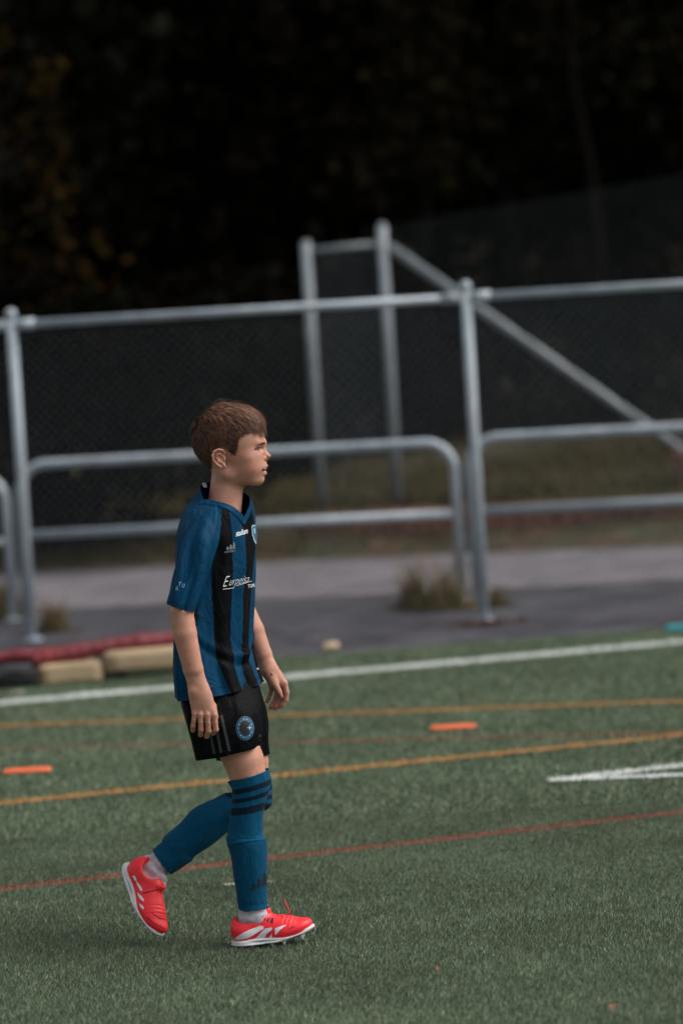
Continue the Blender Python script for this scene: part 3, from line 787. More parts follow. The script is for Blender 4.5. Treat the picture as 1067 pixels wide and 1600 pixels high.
def decal(name, polys, bv, m_, parent, off=0.0009, step=2.5):
    """flat print laid on cloth: outlines given as they look, dropped on the surface they sit on"""
    for poly in polys:
        Vs, Fs = [], []
        bm = bmesh.new(); vs = [bm.verts.new((p[0], p[1], 0)) for p in poly]
        es = [bm.edges.new((vs[i], vs[(i + 1) % len(vs)])) for i in range(len(vs))]
        bmesh.ops.triangle_fill(bm, use_beauty=True, use_dissolve=False, edges=es)
        for _ in range(4):
            lg = [e for e in bm.edges if e.calc_length() > step]
            if not lg: break
            bmesh.ops.subdivide_edges(bm, edges=lg, cuts=1); bmesh.ops.triangulate(bm, faces=bm.faces[:])
        put_faces(bm, bv, Vs, Fs, off); bm.free()
        if Fs: mesh_obj(name, Vs, Fs, m_, parent, True)
def put_faces(bm, bv, Vs, Fs, off):
    bm.verts.index_update(); base = len(Vs); ok = {}; pos = []
    for v in bm.verts:
        h = project(bv, v.co.x, v.co.y)
        ok[v.index] = h[0] is not None
        if ok[v.index]:
            n = h[1] if h[1].dot(Vector(ray(v.co.x, v.co.y))) < 0 else -h[1]
            pos.append(np.array(h[0] + n * off))
        else: pos.append(np.zeros(3))
    for f in bm.faces:
        ids = [v.index for v in f.verts]
        if not all(ok[i] for i in ids): continue
        q = [pos[i] for i in ids]
        if max(abs(q[0][1] - q[i][1]) for i in range(len(q))) > 0.03: continue
        Fs.append([base + i for i in ids])
    Vs.extend(pos)
def text_decal(name, txt, bv, m_, parent, p0, ux, uy, shear=0.0, off=0.0009, bold=0.0, space=1.0):
    """p0: pixel of the baseline start; ux, uy: pixels per em along and up the text"""
    cu = bpy.data.curves.new("lettering", 'FONT'); cu.body = txt; cu.size = 1.0; cu.shear = shear; cu.offset = bold; cu.resolution_u = 3; cu.space_character = space
    ob = bpy.data.objects.new("lettering", cu); COL.objects.link(ob)
    dg = bpy.context.evaluated_depsgraph_get(); me = ob.evaluated_get(dg).to_mesh()
    bm = bmesh.new(); bm.from_mesh(me); ob.evaluated_get(dg).to_mesh_clear()
    bpy.data.objects.remove(ob); bpy.data.curves.remove(cu)
    for v in bm.verts:
        x, y = v.co.x, v.co.y; v.co = (p0[0] + x * ux[0] + y * uy[0], p0[1] + x * ux[1] + y * uy[1], 0)
    bmesh.ops.triangulate(bm, faces=bm.faces[:])
    for _ in range(3):
        lg = [e for e in bm.edges if e.calc_length() > 5]
        if not lg: break
        bmesh.ops.subdivide_edges(bm, edges=lg, cuts=1); bmesh.ops.triangulate(bm, faces=bm.faces[:])
    Vs, Fs = [], []; put_faces(bm, bv, Vs, Fs, off); bm.free()
    if Fs: return mesh_obj(name, Vs, Fs, m_, parent, True)
def three_bars(c, w, h, sl=0.0):
    """three slanted bars forming a hill, in pixels"""
    out = []
    for k, hh in enumerate((0.42, 0.70, 1.0)):
        x0 = c[0] - w / 2 + k * w * 0.33
        y0 = c[1]
        out.append([(x0 + w * .02, y0), (x0 + w * .27, y0), (x0 + w * .27, y0 - h * hh * .72), (x0 + w * .12, y0 - h * hh)])
    for q in out:
        for i, (x, y) in enumerate(q): q[i] = (x, y + (x - c[0]) * sl)
    return out
def ring_poly(c, rx, ry, n=40): return [(c[0] + rx * math.cos(2 * math.pi * i / n), c[1] + ry * math.sin(2 * math.pi * i / n)) for i in range(n)]

# ------------------------------------------------------------------ the boy
foot = P(405, 1470, -0.09); foot[2] = 0
boy = empty("person", foot, "boy in a blue and black striped football shirt and bright red boots on turf", "person")
S = MPP
TH = rad(9)                                           # head turned a little towards the camera
fwd = np.array([math.cos(TH), -math.sin(TH), 0]); lef = np.array([math.sin(TH), math.cos(TH), 0])
HC = P(358, 690, 0.005)
def H(px, py, lat=0.0):
    u, w = (px - 358) * S, (690 - py) * S
    return HC + fwd * ((u * cR + w * sR) / math.cos(TH)) + Z * (-u * sR + w * cR) + lef * lat
HB = np.array([fwd, lef, Z])
def he(px, py, lat, rf, rl, ru, tilt=0.0):
    c, s_ = math.cos(tilt), math.sin(tilt)
    return ell(H(px, py, lat), (rf, rl, ru), np.array([fwd * c + Z * s_, lef, -fwd * s_ + Z * c]))
def hc(a, b, r1, r2, **k): return cone(H(*a), H(*b), r1, r2, **k)
head = [('+', he(354, 683, 0, .094, .073, .080), 0), ('+', he(379, 682, 0, .054, .061, .068), .03), ('+', he(345, 702, 0, .050, .056, .050), .03),
        ('+', he(379, 716, 0, .051, .054, .058), .03), ('+', he(384, 736.5, 0, .040, .040, .029), .03),
        ('+', hc((399, 711, 0), (397, 722, 0), .020, .024), .03)]
for s in (-1, 1):
    head += [('+', hc((358, 738, s * .044), (398, 749.5, s * .012), .016, .0125), .022), ('+', he(391, 715, s * .031, .023, .026, .022), .02),
             ('+', hc((410.4, 691.5, s * .006), (404.4, 691, s * .034), .0075, .007), .012), ('+', he(389, 731, s * .031, .024, .020, .018), .02)]
head += [('+', he(404, 747.8, 0, .0145, .017, .0130), .014), ('+', he(402, 731, 0, .0225, .024, .022), .016)]
for s in (-1, 1): head += [('-', he(410.5, 700, s * .0285, .0085, .0145, .0095), .010)]
head += [('+', hc((409.5, 696, 0), (413.2, 707, 0), .0056, .0068), .008), ('+', he(417.6, 712.0, 0, .0096, .0074, .0070), .009), ('+', hc((416, 716.5, 0), (411, 720, 0), .0040, .0040), .006)]
for s in (-1, 1):
    head += [('+', he(411.6, 715.4, s * .0105, .0085, .0048, .0060), .004), ('-', he(414.4, 718.6, s * .0052, .0048, .0030, .0028), .002)]
# lids, brows, lips
EYE = [H(401.2, 700, s * .0290) for s in (-1, 1)]
for s, c in zip((-1, 1), EYE):
    head += [('+', ell(c, (.0128, .0128, .0128)), .004),
             ('-', ell(c + fwd * .0098 + lef * s * .0060 - Z * .0006, (.0080, .0145, .0033), np.array([fwd * .90 + lef * s * .36 + Z * .22, -fwd * .36 + lef * s * .93, Z * .975 - fwd * .22])), .0012)]
for s in (-1, 1):
    head += [('+', hc((416.4, 727.2, 0), (413.8, 727.8, s * .009), .0034, .0034), .003), ('+', hc((413.8, 727.8, s * .009), (402.8, 731.4, s * .0225), .0034, .0024), .003),
             ('+', hc((413.9, 739.4, 0), (411.6, 739.2, s * .009), .0046, .0044), .003), ('+', hc((411.6, 739.2, s * .009), (402.8, 732.6, s * .0225), .0042, .0024), .003)]
head += [('-', ell(H(411.5, 733.0, 0), (.0155, .0215, .0043), np.array([fwd, lef, Z])), .0018)]
head += [('-', he(412.4, 725.0, 0, .0035, .0022, .0055), .003), ('-', he(416.6, 744.8, 0, .0055, .014, .003), .006)]
for s in (-1, 1):
    head += [('+', hc((409.5, 694.6, s * .014), (401.5, 695.2, s * .037), .0042, .0036), .006), ('+', hc((409.0, 705.0, s * .017), (400, 705.5, s * .036), .0026, .0024), .008)]
# neck and upper chest
head += [('+', cone(H(356.5, 738), P(349.5, 808, -.004), .0430, .0470), .02), ('+', hc((341, 716, -.045), (366, 800, -.012), .010, .008), .012), ('+', hc((341, 716, .045), (366, 800, .012), .010, .008), .012)]
head += [('+', ell(P(341, 855, 0), (.056, .105, .100)), .04), ('+', ell(P(343, 1000, 0), (.070, .105, .20)), .04), ('+', ell(P(347, 1115, 0), (.075, .11, .07)), .04)]
def ear(s):
    lat = s * .071
    A = lambda px, py, o: H(px + 6.5, py * .97 + 714 * .03, lat + s * o)
    it = [('+', ell(A(345, 714, .002), (.0155, .0045, .0225), np.array([fwd * .97 + Z * .22 + lef * s * -.30, lef * s * .95 + fwd * .3, Z * .97 - fwd * .22])), 0)]
    rim = [(352, 706, .000), (349.5, 701, .006), (344, 699.6, .010), (338, 702.5, .014), (335.2, 709.5, .016), (336.6, 717, .013), (341, 723.5, .008), (347, 728, .003), (352.5, 727.2, .000)]
    for a, b in zip(rim[:-1], rim[1:]): it.append(('+', cone(A(*a), A(*b), .0031, .0031), .002))
    it += [('+', cone(A(351, 724, .002), A(353, 727, .001), .0042, .0036), .003)]
    inn = [(347, 706.5, .008), (342, 708, .010), (340.5, 713.5, .010), (343.5, 719.5, .006), (349, 721, .004)]
    for a, b in zip(inn[:-1], inn[1:]): it.append(('+', cone(A(*a), A(*b), .0022, .0022), .0025))
    it += [('-', ell(A(347.5, 713.5, .010), (.0070, .0085, .0085)), .002), ('-', cone(A(338.3, 706, .0135), A(340, 716, .012), .0020, .0020), .0015), ('+', cone(A(352.5, 713, .001), A(352, 717, .001), .0030, .0034), .002)]
    return it
# arms and hands
def finger(pts, r, dy0=0):
    q = [P(x, y, d + dy0) for x, y, d in pts]
    return [('+', cone(q[i], q[i + 1], r[i], r[i + 1]), .0025) for i in range(len(q) - 1)]
NA = -0.205                                              # depth of the near forearm
armN = [('+', cone(P(322, 830, -.125), P(284, 955, NA + .003), .038, .0300), 0), ('+', cone(P(284, 955, NA + .003), P(289, 990, NA), .0305, .0315), .005),
        ('+', cone(P(289, 990, NA), P(302, 1045, NA - .003), .0312, .0262), .005), ('+', cone(P(302, 1045, NA - .003), P(312, 1082, NA - .003), .0258, .0250, flat=(0, 1, 0), s=.78), .005),
        ('+', ell(P(273, 957, NA + .008), (.012, .014, .016)), .005), ('+', ell(P(303, 1081, NA - .017), (.009, .007, .009)), .012)]
handN = [('+', cone(P(311.5, 1080, NA - .003), P(314.5, 1094, NA - .003), .0250, .0275, flat=(0, 1, 0), s=.66), 0),
         ('+', cone(P(313, 1093, NA - .003), P(310, 1112, NA - .006), .0200, .0170, flat=(0, 1, 0), s=.70), .012),
         ('+', cone(P(317, 1093, NA - .003), P(329, 1112, NA - .008), .0220, .0180, flat=(0, 1, 0), s=.70), .012),
         ('+', cone(P(312, 1105, NA + .006), P(326, 1107, NA + .006), .014, .016), .012)]
kn = [((304.8, 1115.5), (302.0, 1134.5), (301.6, 1143), .0066, .0060), ((313.7, 1116.5), (314.3, 1140), (313.8, 1150), .0074, .0066),
      ((324.3, 1116.5), (326.0, 1142), (323.2, 1152.5), .0078, .0068), ((335.3, 1117.5), (337.4, 1140), (333.0, 1147.5), .0074, .0066)]
palmN = {0: (309, 1098), 1: (313, 1098), 2: (318, 1098), 3: (324, 1099)}
fingN = []
for i, (a, b, c, r1, r2) in enumerate(kn):
    d = NA - .012 - (.004 if i in (1, 2) else 0)
    pts = [(palmN[i][0], palmN[i][1], NA - .004), (a[0], a[1], d), ((a[0] + b[0]) / 2, (a[1] + b[1]) / 2, d + .001), (b[0], b[1], d + .005), (c[0], c[1] - 2, d + .019), (c[0] - .8, c[1] - 3.5, d + .031)]
    fingN.append((.004, finger(pts, [.0075, r1 * 1.08, r1 * .93, r1 * .98, r2 * .95, r2 * .85])))
thumbN = (.006, finger([(322, 1090, NA + .006), (332, 1104, NA + .017), (336, 1120, NA + .024), (335, 1132, NA + .026)], [.013, .0115, .0090, .0075]))
FA = 0.155
armF = [('+', cone(P(366, 835, .165), P(378, 945, FA + .03), .037, .0300), 0), ('+', cone(P(378, 945, FA + .03), P(396, 985, FA + .018), .0300, .0300), .005),
        ('+', cone(P(396, 985, FA + .018), P(411, 1022, FA + .008), .0298, .0245), .005), ('+', cone(P(411, 1022, FA + .008), P(420, 1046, FA), .0240, .0228, flat=(0, 1, 0), s=.85), .005)]
handF = [('+', cone(P(420, 1045, FA), P(429, 1058, FA + .004), .0225, .0235, flat=(.5, 1, 0), s=.75), 0),
         ('+', cone(P(428, 1056, FA + .002), P(441, 1067, FA - .002), .0165, .0115), .012), ('+', cone(P(427, 1057, FA + .006), P(426, 1072, FA + .022), .0175, .0120), .012),
         ('+', cone(P(432, 1060, FA + .012), P(436, 1072, FA + .014), .016, .011), .012), ('+', cone(P(420, 1050, FA - .010), P(427, 1066, FA - .016), .0150, .0120), .010)]
fingF = [(.005, finger([(424, 1056, FA - .012), (428.5, 1067, FA - .021), (435.6, 1080, FA - .026), (439.0, 1088.5, FA - .026)], [.0135, .0110, .0082, .0066])),
         (.004, finger([(438, 1062, FA), (445.0, 1067.5, FA - .003), (448.0, 1082, FA - .004), (446.8, 1093, FA - .003), (442.0, 1101, FA - .002), (438.3, 1105.0, FA - .002)], [.0100, .0082, .0074, .0072, .0068, .0058])),
         (.004, finger([(436, 1062, FA + .008), (442, 1072, FA + .010), (441.5, 1090, FA + .011), (437, 1099.5, FA + .010), (431.5, 1105, FA + .008), (429.0, 1107, FA + .008)], [.0100, .0080, .0076, .0072, .0066, .0056])),
         (.004, finger([(432, 1063, FA + .015), (434, 1074, FA + .020), (432, 1090, FA + .021), (428, 1099, FA + .019), (424.0, 1104, FA + .017), (422.5, 1105.6, FA + .017)], [.0100, .0076, .0072, .0068, .0062, .0054])),
         (.004, finger([(427, 1064, FA + .020), (425.5, 1074, FA + .027), (422.3, 1085, FA + .028), (419.8, 1091.5, FA + .026), (417.4, 1096.2, FA + .024)], [.0095, .0068, .0064, .0060, .0052]))]
# legs
legN = [('+', cone(P(352, 1120, -.08), P(381, 1188, -.088), .066, .0530), 0), ('+', cone(P(381, 1188, -.088), P(391, 1226, -.09), .0530, .0475), .005), ('+', cone(P(391, 1226, -.09), P(386, 1295, -.09), .0460, .0420), .005),
        ('+', cone(P(386, 1295, -.09), P(396, 1400, -.09), .0420, .0300), .005), ('+', cone(P(396, 1400, -.09), P(396, 1450, -.09), .0300, .0290), .005), ('+', cone(P(392, 1452, -.09), P(440, 1452, -.09), .022, .014), .01)]
legF = [('+', cone(P(364, 1125, .08), P(391, 1190, .09), .064, .0500), 0), ('+', cone(P(391, 1190, .09), P(398, 1238, .09), .0480, .0440), .005), ('+', cone(P(398, 1240, .09), P(340, 1283, .09), .0420, .0370), .005),
        ('+', cone(P(340, 1285, .09), P(262, 1342, .09), .0360, .0225), .005), ('+', cone(P(262, 1342, .09), P(232, 1358, .09), .0230, .0220), .005)]
G_ = [(0, head), (.004, ear(-1)), (.004, ear(1)), (.03, armN), (.012, handN)] + fingN + [thumbN, (.03, armF), (.012, handF)] + fingF + [(.03, legN), (.03, legF)]
BV_, BQ_ = isosurface(G_, 0.0016)
BN_ = normals(BV_, BQ_)
# skin colour: lips, cheeks, ears, knuckles and fingertips are redder
def near(c, r): return np.exp(-np.sum((BV_ - np.asarray(c)) ** 2, 1) / (r * r))
skin = np.array([0.52, 0.258, 0.180]); col = np.tile(skin, (len(BV_), 1)); col = col * (1 + 0.07 * vnoise(BV_, 70, 31)[:, None] + 0.06 * vnoise(BV_, 18, 32)[:, None] + .05 * vnoise(BV_, 220, 33)[:, None])
mott = np.clip(vnoise(BV_, 32, 34) + .5 * vnoise(BV_, 90, 35), 0, 1)[:, None] * .35; col = col * (1 - mott) + np.array([0.50, 0.200, 0.140]) * mott
frk = (vnoise(BV_, 210, 36) > .80)[:, None]; col = np.where(frk, col * np.array([.82, .72, .68]), col)
def tint(w, c, k): 
    global col
    w = np.clip(w, 0, 1)[:, None] * k; col = col * (1 - w) + np.asarray(c) * w
red_ = (0.55, 0.215, 0.16)
tint(near(H(386, 722, -.045), .030) + near(H(386, 722, .045), .030), red_, 0.65)
tint(near(H(419, 713, 0), .014), red_, 0.22)
for s in (-1, 1): tint(near(H(350, 712, s * .075), .022), (0.50, 0.19, 0.13), 0.7)
for i, (a, b, c, r1, r2) in enumerate(kn):
    tint(near(P(a[0], a[1], NA - .02), .010), (0.55, 0.25, 0.19), 0.5); tint(near(P(b[0], b[1], NA - .012), .009), (0.52, 0.20, 0.15), 0.6)
for (x, y, d) in ((437.5, 1106, FA), (429, 1107, FA), (422, 1106, FA), (417, 1097, FA + .02), (440, 1090, FA - .03)): tint(near(P(x, y, d), .013), (0.52, 0.17, 0.135), 0.75)
tint(near(P(268, 958, NA), .02), (0.50, 0.22, 0.16), 0.5)
def local(c): 
    q = BV_ - c; return q @ fwd, q @ lef, q @ Z
lf, ll, lz = local(H(412, 733, 0))
mouth = ((np.abs(ll) < .0225) & (np.abs(lz) < .014) & (lf > -.020) & (lf < .013))
for s in (-1, 1):
    for (a, b, r) in (((416.4, 727.2, 0), (413.8, 727.8, s * .009), .0040), ((413.8, 727.8, s * .009), (402.8, 731.4, s * .0225), .0034), ((413.9, 739.4, 0), (411.6, 739.2, s * .009), .0052), ((411.6, 739.2, s * .009), (402.8, 732.6, s * .0225), .0044)):
        a_, b_ = H(*a), H(*b); q = BV_ - a_; ba = b_ - a_; h_ = np.clip(q @ ba / (ba @ ba), 0, 1); d_ = np.linalg.norm(q - h_[:, None] * ba, axis=1)
        tint(sstep(r + .0012, r - .0004, d_) * mouth, (0.47, 0.165, 0.145), 0.8)
inside = mouth & (np.abs(lz + .0000) < .0042) & (lf < .0030)
col[inside] = np.array([0.06, 0.015, 0.012])
for s, c in zip((-1, 1), EYE):                        # lash line round the opening
    q = BV_ - (c + fwd * .0098 + lef * s * .0060 - Z * .0006); e = np.sqrt(((q @ (fwd * .90 + lef * s * .36 + Z * .22)) / .0115) ** 2 + ((q @ (-fwd * .36 + lef * s * .93)) / .0155) ** 2 + ((q @ (Z * .975 - fwd * .22) - .0011) / .0047) ** 2)
    tint(sstep(1.15, 0.8, e) * (q @ Z > -.0045), (0.045, 0.022, 0.018), 0.9)
    tint(near(c + fwd * .010 - Z * .012, .009), (0.42, 0.20, 0.16), 0.4)
# scalp under the hair takes the hair's colour
side = np.stack([BV_ @ fwd - HC @ fwd, BV_ @ lef - HC @ lef, BV_[:, 2] - HC[2]], 1)
def headpx(V):
    q = np.asarray(V) - HC; f_ = (q @ fwd) * math.cos(TH); l_ = q @ lef; f_ = f_ - np.abs(l_) * math.sin(TH); u = f_ * cR - q[:, 2] * sR; w = f_ * sR + q[:, 2] * cR
    return np.stack([358 + u / S, 690 - w / S], 1), l_
HAIR = [(414.5, 650), (410, 663), (399, 671), (386, 676), (375, 683), (371, 697), (369.5, 709), (363.5, 708), (356, 699), (346, 696.5), (336.5, 701), (332.5, 712), (331.5, 728), (327, 737), (316, 733), (280, 725), (275, 610), (420, 610)]
def in_poly(p, poly):
    c = np.zeros(len(p), bool); n = len(poly)
    for i in range(n):
        x1, y1 = poly[i]; x2, y2 = poly[(i + 1) % n]
        if y1 == y2: continue
        c ^= ((y1 > p[:, 1]) != (y2 > p[:, 1])) & (p[:, 0] < (x2 - x1) * (p[:, 1] - y1) / (y2 - y1) + x1)
    return c
def poly_dist(p, poly):
    d = np.full(len(p), 1e9)
    for i in range(len(poly)):
        a = np.array(poly[i]); b = np.array(poly[(i + 1) % len(poly)]); ba = b - a; h_ = np.clip(((p - a) @ ba) / (ba @ ba), 0, 1)
        d = np.minimum(d, np.linalg.norm(p - a - h_[:, None] * ba, axis=1))
    return d
hp, hl = headpx(BV_)
isear = (np.abs(hl) > .066) & (hp[:, 0] < 356) & (hp[:, 0] > 330) & (hp[:, 1] > 698) & (hp[:, 1] < 732)
hairv = in_poly(hp, HAIR) & (np.abs(hl) < .11) & (BV_[:, 2] > HC[2] - .09) & ~isear & (np.linalg.norm(BV_ - HC, axis=1) < .16)
hd = poly_dist(hp, HAIR)
HBASE = np.array([0.075, 0.039, 0.027])
wv = (hairv * sstep(0, 3.0, hd))[:, None]; col = col * (1 - wv * .9) + HBASE * wv * .9
body_col = col
# eyes, teeth
def sphere(c, r, n=24):
    bm = bmesh.new(); bmesh.ops.create_uvsphere(bm, u_segments=n * 2, v_segments=n, radius=r)
    V = np.array([v.co[:] for v in bm.verts]); Fc = [[v.index for v in f.verts] for f in bm.faces]; bm.free(); return V, Fc
gaze = fwd * .97 + lef * .05 - Z * .05; gaze /= np.linalg.norm(gaze)
for c in EYE:
    V, Fc = sphere(c, .0116); ca = (V / .0116) @ gaze
    cc = np.where(ca[:, None] > .95, np.array([.01, .01, .012]), np.where(ca[:, None] > .70, np.array([.018, .022, .024]), np.array([.22, .20, .19])))
    mesh_obj("eye", V + c, Fc, M['eye'], boy, True, col=cc)
mb = MB()
for s in range(-4, 4):
    t0, t1 = s * .0034, (s + 1) * .0034 - .0003
    f_ = lambda l: H(413.9, 730.9, l) - fwd * (l * l * 24)
    mb.tube([f_(t0), f_(t0 * .5 + t1 * .5) + fwd * .0006, f_(t1)], [.0032, .0037, .0032], 8)
mb.build("teeth", M['tooth'], boy)

# ------------------------------------------------------------------ hair
top = sstep(668, 640, hp[:, 1]) * sstep(296, 325, hp[:, 0])
thick = (.0025 + .0075 * top) * sstep(0, 7, hd)
ids = np.nonzero(hairv)[0]; rm = np.full(len(BV_), -1); rm[ids] = np.arange(len(ids))
q = BQ_[np.all(rm[BQ_] >= 0, axis=1)]
capV = BV_[ids] + BN_[ids] * (thick[ids] * (.62 + .35 * vnoise(BV_[ids], 160, 38)))[:, None]
hairo = mesh_obj("hair", capV, rm[q], M['hair'], boy, True, col=np.tile(HBASE * .8, (len(ids), 1)) * (1 + .3 * vnoise(capV, 120, 3)[:, None]))
hb = bvh_of(BV_[ids], rm[q])
crown = H(312, 652, 0)
def strands(n_guides, per):
    wgt = 1 + 2.5 * np.exp(-np.sum((BV_[ids] - crown) ** 2, 1) / .03 ** 2); gi = ids[RNG.choice(len(ids), size=n_guides, p=wgt / wgt.sum())]
    VS, TS, CS, nb = [], [], [], 0
    for g in gi:
        p = BV_[g].copy(); n = BN_[g]; px_ = hp[g]; tp = top[g]
        d = p - crown; d = d - n * (d @ n); dl_ = np.linalg.norm(d)
        d = d / (dl_ + 1e-6)
        front = sstep(340, 400, px_[0])
        if tp > .15: d = d + fwd * (.5 + .5 * front) * tp
        side_w = 1 - tp
        d = d + (-Z * .9 + fwd * .25) * side_w * (0.3 if px_[0] < 318 else 1)
        d = d - n * (d @ n); d /= np.linalg.norm(d) + 1e-9
        L = .011 + .036 * tp + .010 * front * tp
        L *= max(sstep(0, 5, hd[g]), float(front * tp > .25)) * .6 + .4
        lift = .30 + .45 * tp
        if dl_ < .030: lift = .8; L *= .75
        fly = random.random() < (.03 if px_[0] > 365 else .09)
        if fly: lift += .5; L *= 1.15
        if px_[1] > 712: L *= .55
        fr = px_[0] > 388 and px_[1] < 676 and tp > .02 and hd[g] < 14
        if fr: L = random.uniform(.026, .043); lift = .32; d = d * .6 + fwd * .5 - Z * .25; d -= n * (d @ n)
        if dl_ < .045 and px_[0] < 312: d = d * .6 - fwd * .5 + Z * .30; lift = .7; L = .015
        L *= random.uniform(.8, 1.15)
        d = d + lef * random.gauss(0, .10) + Z * random.gauss(0, .08)
        pts = [p + n * .001]; cur = d + n * lift; seg = 6
        for k in range(seg):
            cur = cur / np.linalg.norm(cur); x = pts[-1] + cur * L / seg
            h_ = hb.find_nearest(Vector(x))
            off = .003 + .008 * fly + .011 * tp * (1 - .35 * k / seg)
            if h_[0] is not None and h_[3] < .03:
                nn = np.array(h_[1]); ds = (x - np.array(h_[0])) @ nn
                if ds > off + .004 * (dl_ < .045): cur = cur - nn * .35
                if ds < .0015: x = x + nn * (.0025 - ds)
                cur = cur - nn * (cur @ nn) * .25
            cur = cur - Z * (.10 + .22 * front * tp + .25 * (px_[0] > 408))
            pts.append(x)
        gp = np.array(pts); tone = random.choice((.6, .8, .95, 1.1, 1.3, 1.5)) * random.uniform(.9, 1.1)
        for s in range(per):
            o = RNG.normal(size=3) * .0022; o -= n * (o @ n) * .6
            w = np.linspace(1, .30, seg + 1)[:, None]; ex = RNG.normal(size=3) * .0012
            q = gp + o * w + ex * np.linspace(0, 1, seg + 1)[:, None] ** 2
            q = q[0] + (q - q[0]) * random.uniform(.8, 1.1)
            wd = .00042 * np.array([1, 1, 1, .95, .85, .6, .15])[:, None]
            tg = np.gradient(q, axis=0); sd = np.cross(tg, n); sd /= np.linalg.norm(sd, axis=1)[:, None] + 1e-9
            VS.append(np.vstack([q - sd * wd, q + sd * wd])); k = np.arange(seg)
            TS.append(np.stack([k, k + 1, k + seg + 2, k + seg + 1], 1) + nb); nb += 2 * (seg + 1)
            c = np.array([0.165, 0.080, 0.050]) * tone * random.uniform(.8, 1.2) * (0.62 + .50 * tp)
            CS.append(np.tile(c, (2 * (seg + 1), 1)))
    return np.vstack(VS), np.vstack(TS), np.vstack(CS)
V, T, c = strands(4600, 6)
mesh_obj("hair_strand", V, T, M['hair'], hairo, False, col=c, kind='stuff')
# eyebrows: short hairs
VS, TS, nb = [], [], 0
bb = bvh_of(BV_[np.linalg.norm(BV_ - H(400, 700), axis=1) < .08][:0] if False else BV_, BQ_[np.linalg.norm(BV_[BQ_[:, 0]] - H(402, 700), axis=1) < .06])
for s in (-1, 1):
    for k in range(240):
        t = random.random(); px_, py_ = 412.0 - 13.5 * t, 692.2 + (.6 - 5.0 * t * (1 - t) + 1.8 * t) + random.gauss(0, .8 - .35 * t)
        h_ = bb.find_nearest(Vector(H(px_, py_, s * (.010 + .028 * t)) + fwd * .01))
        p = np.array(h_[0]); n = np.array(h_[1]); d = lef * s * .8 - fwd * .3 + Z * random.uniform(-.1, .4); d -= n * (d @ n); d /= np.linalg.norm(d)
        q = p + n * .0006; e = q + d * .0055 + n * .0008; w = np.cross(d, n) * .0004
        VS += [q - w, q + w, e]; TS.append([nb, nb + 1, nb + 2]); nb += 3
mesh_obj("eyebrow", VS, np.array(TS), M['hair'], boy, False, col=np.tile([0.065, 0.034, 0.024], (nb, 1)), kind='stuff')

# ------------------------------------------------------------------ clothes
BLUE, BLACK = np.array([0.0012, 0.042, 0.098]), np.array([0.0018, 0.0022, 0.0036])
BLUE2 = np.array([0.005, 0.060, 0.145])
def ell_ab(E, a, th):                                     # depth and shear of an ellipse of given half width E, lateral half a, yaw th
    c, s_ = math.cos(th), math.sin(th); b = math.sqrt(max(E * E - (a * s_) ** 2, 1e-5)) / c
    return a * b / E, (a * a - b * b) * s_ * c / E
st = []
for (L, R, dy, a) in [((322, 746), (371, 744), 0, .052), ((313, 762), (377, 758), 0, .056), ((300, 781), (388, 775), 0, .072), ((288, 800), (396, 792), 0, .118), ((280, 824), (398.5, 818), 0, .147), ((276, 852), (400, 848), 0, .155),
                      ((276, 895), (398, 890), 0, .150), ((274, 942), (395.5, 938), 0, .146), ((270.5, 1003), (395, 998), 0, .148), ((270.5, 1045), (402, 1036), 0, .155), ((273.7, 1089), (413.5, 1067), 0, .160)]:
    E_ = (R[0] - L[0]) / 2 * S; dep, sh = ell_ab(E_, min(a, E_ / math.sin(rad(22)) * .9), rad(22)); st.append((L, R, dy, dep, sh))
JV, JQ, Jt, Jv = loft(st, 460, 310, .92)
JN = normals(JV, JQ)
tr = np.radians(Jt); cyl = np.stack([np.cos(tr) * 1.2, np.sin(tr) * 1.2, Jv * 1.1], 1); low = sstep(.35, 1, Jv)
disp = vnoise(cyl + .15 * vnoise(cyl, 3, 40)[:, None], 3.0, 41) * .0045 * (0.4 + low) + vnoise(cyl * np.array([1, 1, 1.8]), 7.0, 42) * .0014
# long soft folds running down from the chest and a few across the waist
disp += .0060 * low * np.sin(np.radians(Jt) * 9 + 3.0 * Jv + 2.2 * vnoise(cyl, 1.7, 43)) * sstep(150, 90, np.abs(Jt - 60))
disp += .0030 * np.exp(-((Jv - .80 - .05 * np.sin(tr * 2)) / .016) ** 2) * sstep(120, 60, np.abs(Jt - 70)) - .0030 * np.exp(-((Jv - .83 - .06 * np.sin(tr * 2)) / .016) ** 2) * sstep(120, 60, np.abs(Jt - 70))
diag = np.sin(np.radians(Jt) * 5.5 - Jv * 26 + 1.8 * vnoise(cyl, 2.2, 47)); disp += .0034 * diag * sstep(.40, .60, Jv) * sstep(1.0, .85, Jv) * sstep(130, 85, np.abs(Jt - 75)) * (.5 + .5 * vnoise(cyl, 1.3, 48))
disp += .0028 * np.sin(Jt * .21 + Jv * 9) * sstep(.30, .45, Jv) * sstep(.62, .5, Jv) * sstep(60, 30, np.abs(Jt - 105))
disp *= 1.15 * sstep(.12, .27, Jv)
JV = JV + JN * disp[:, None]
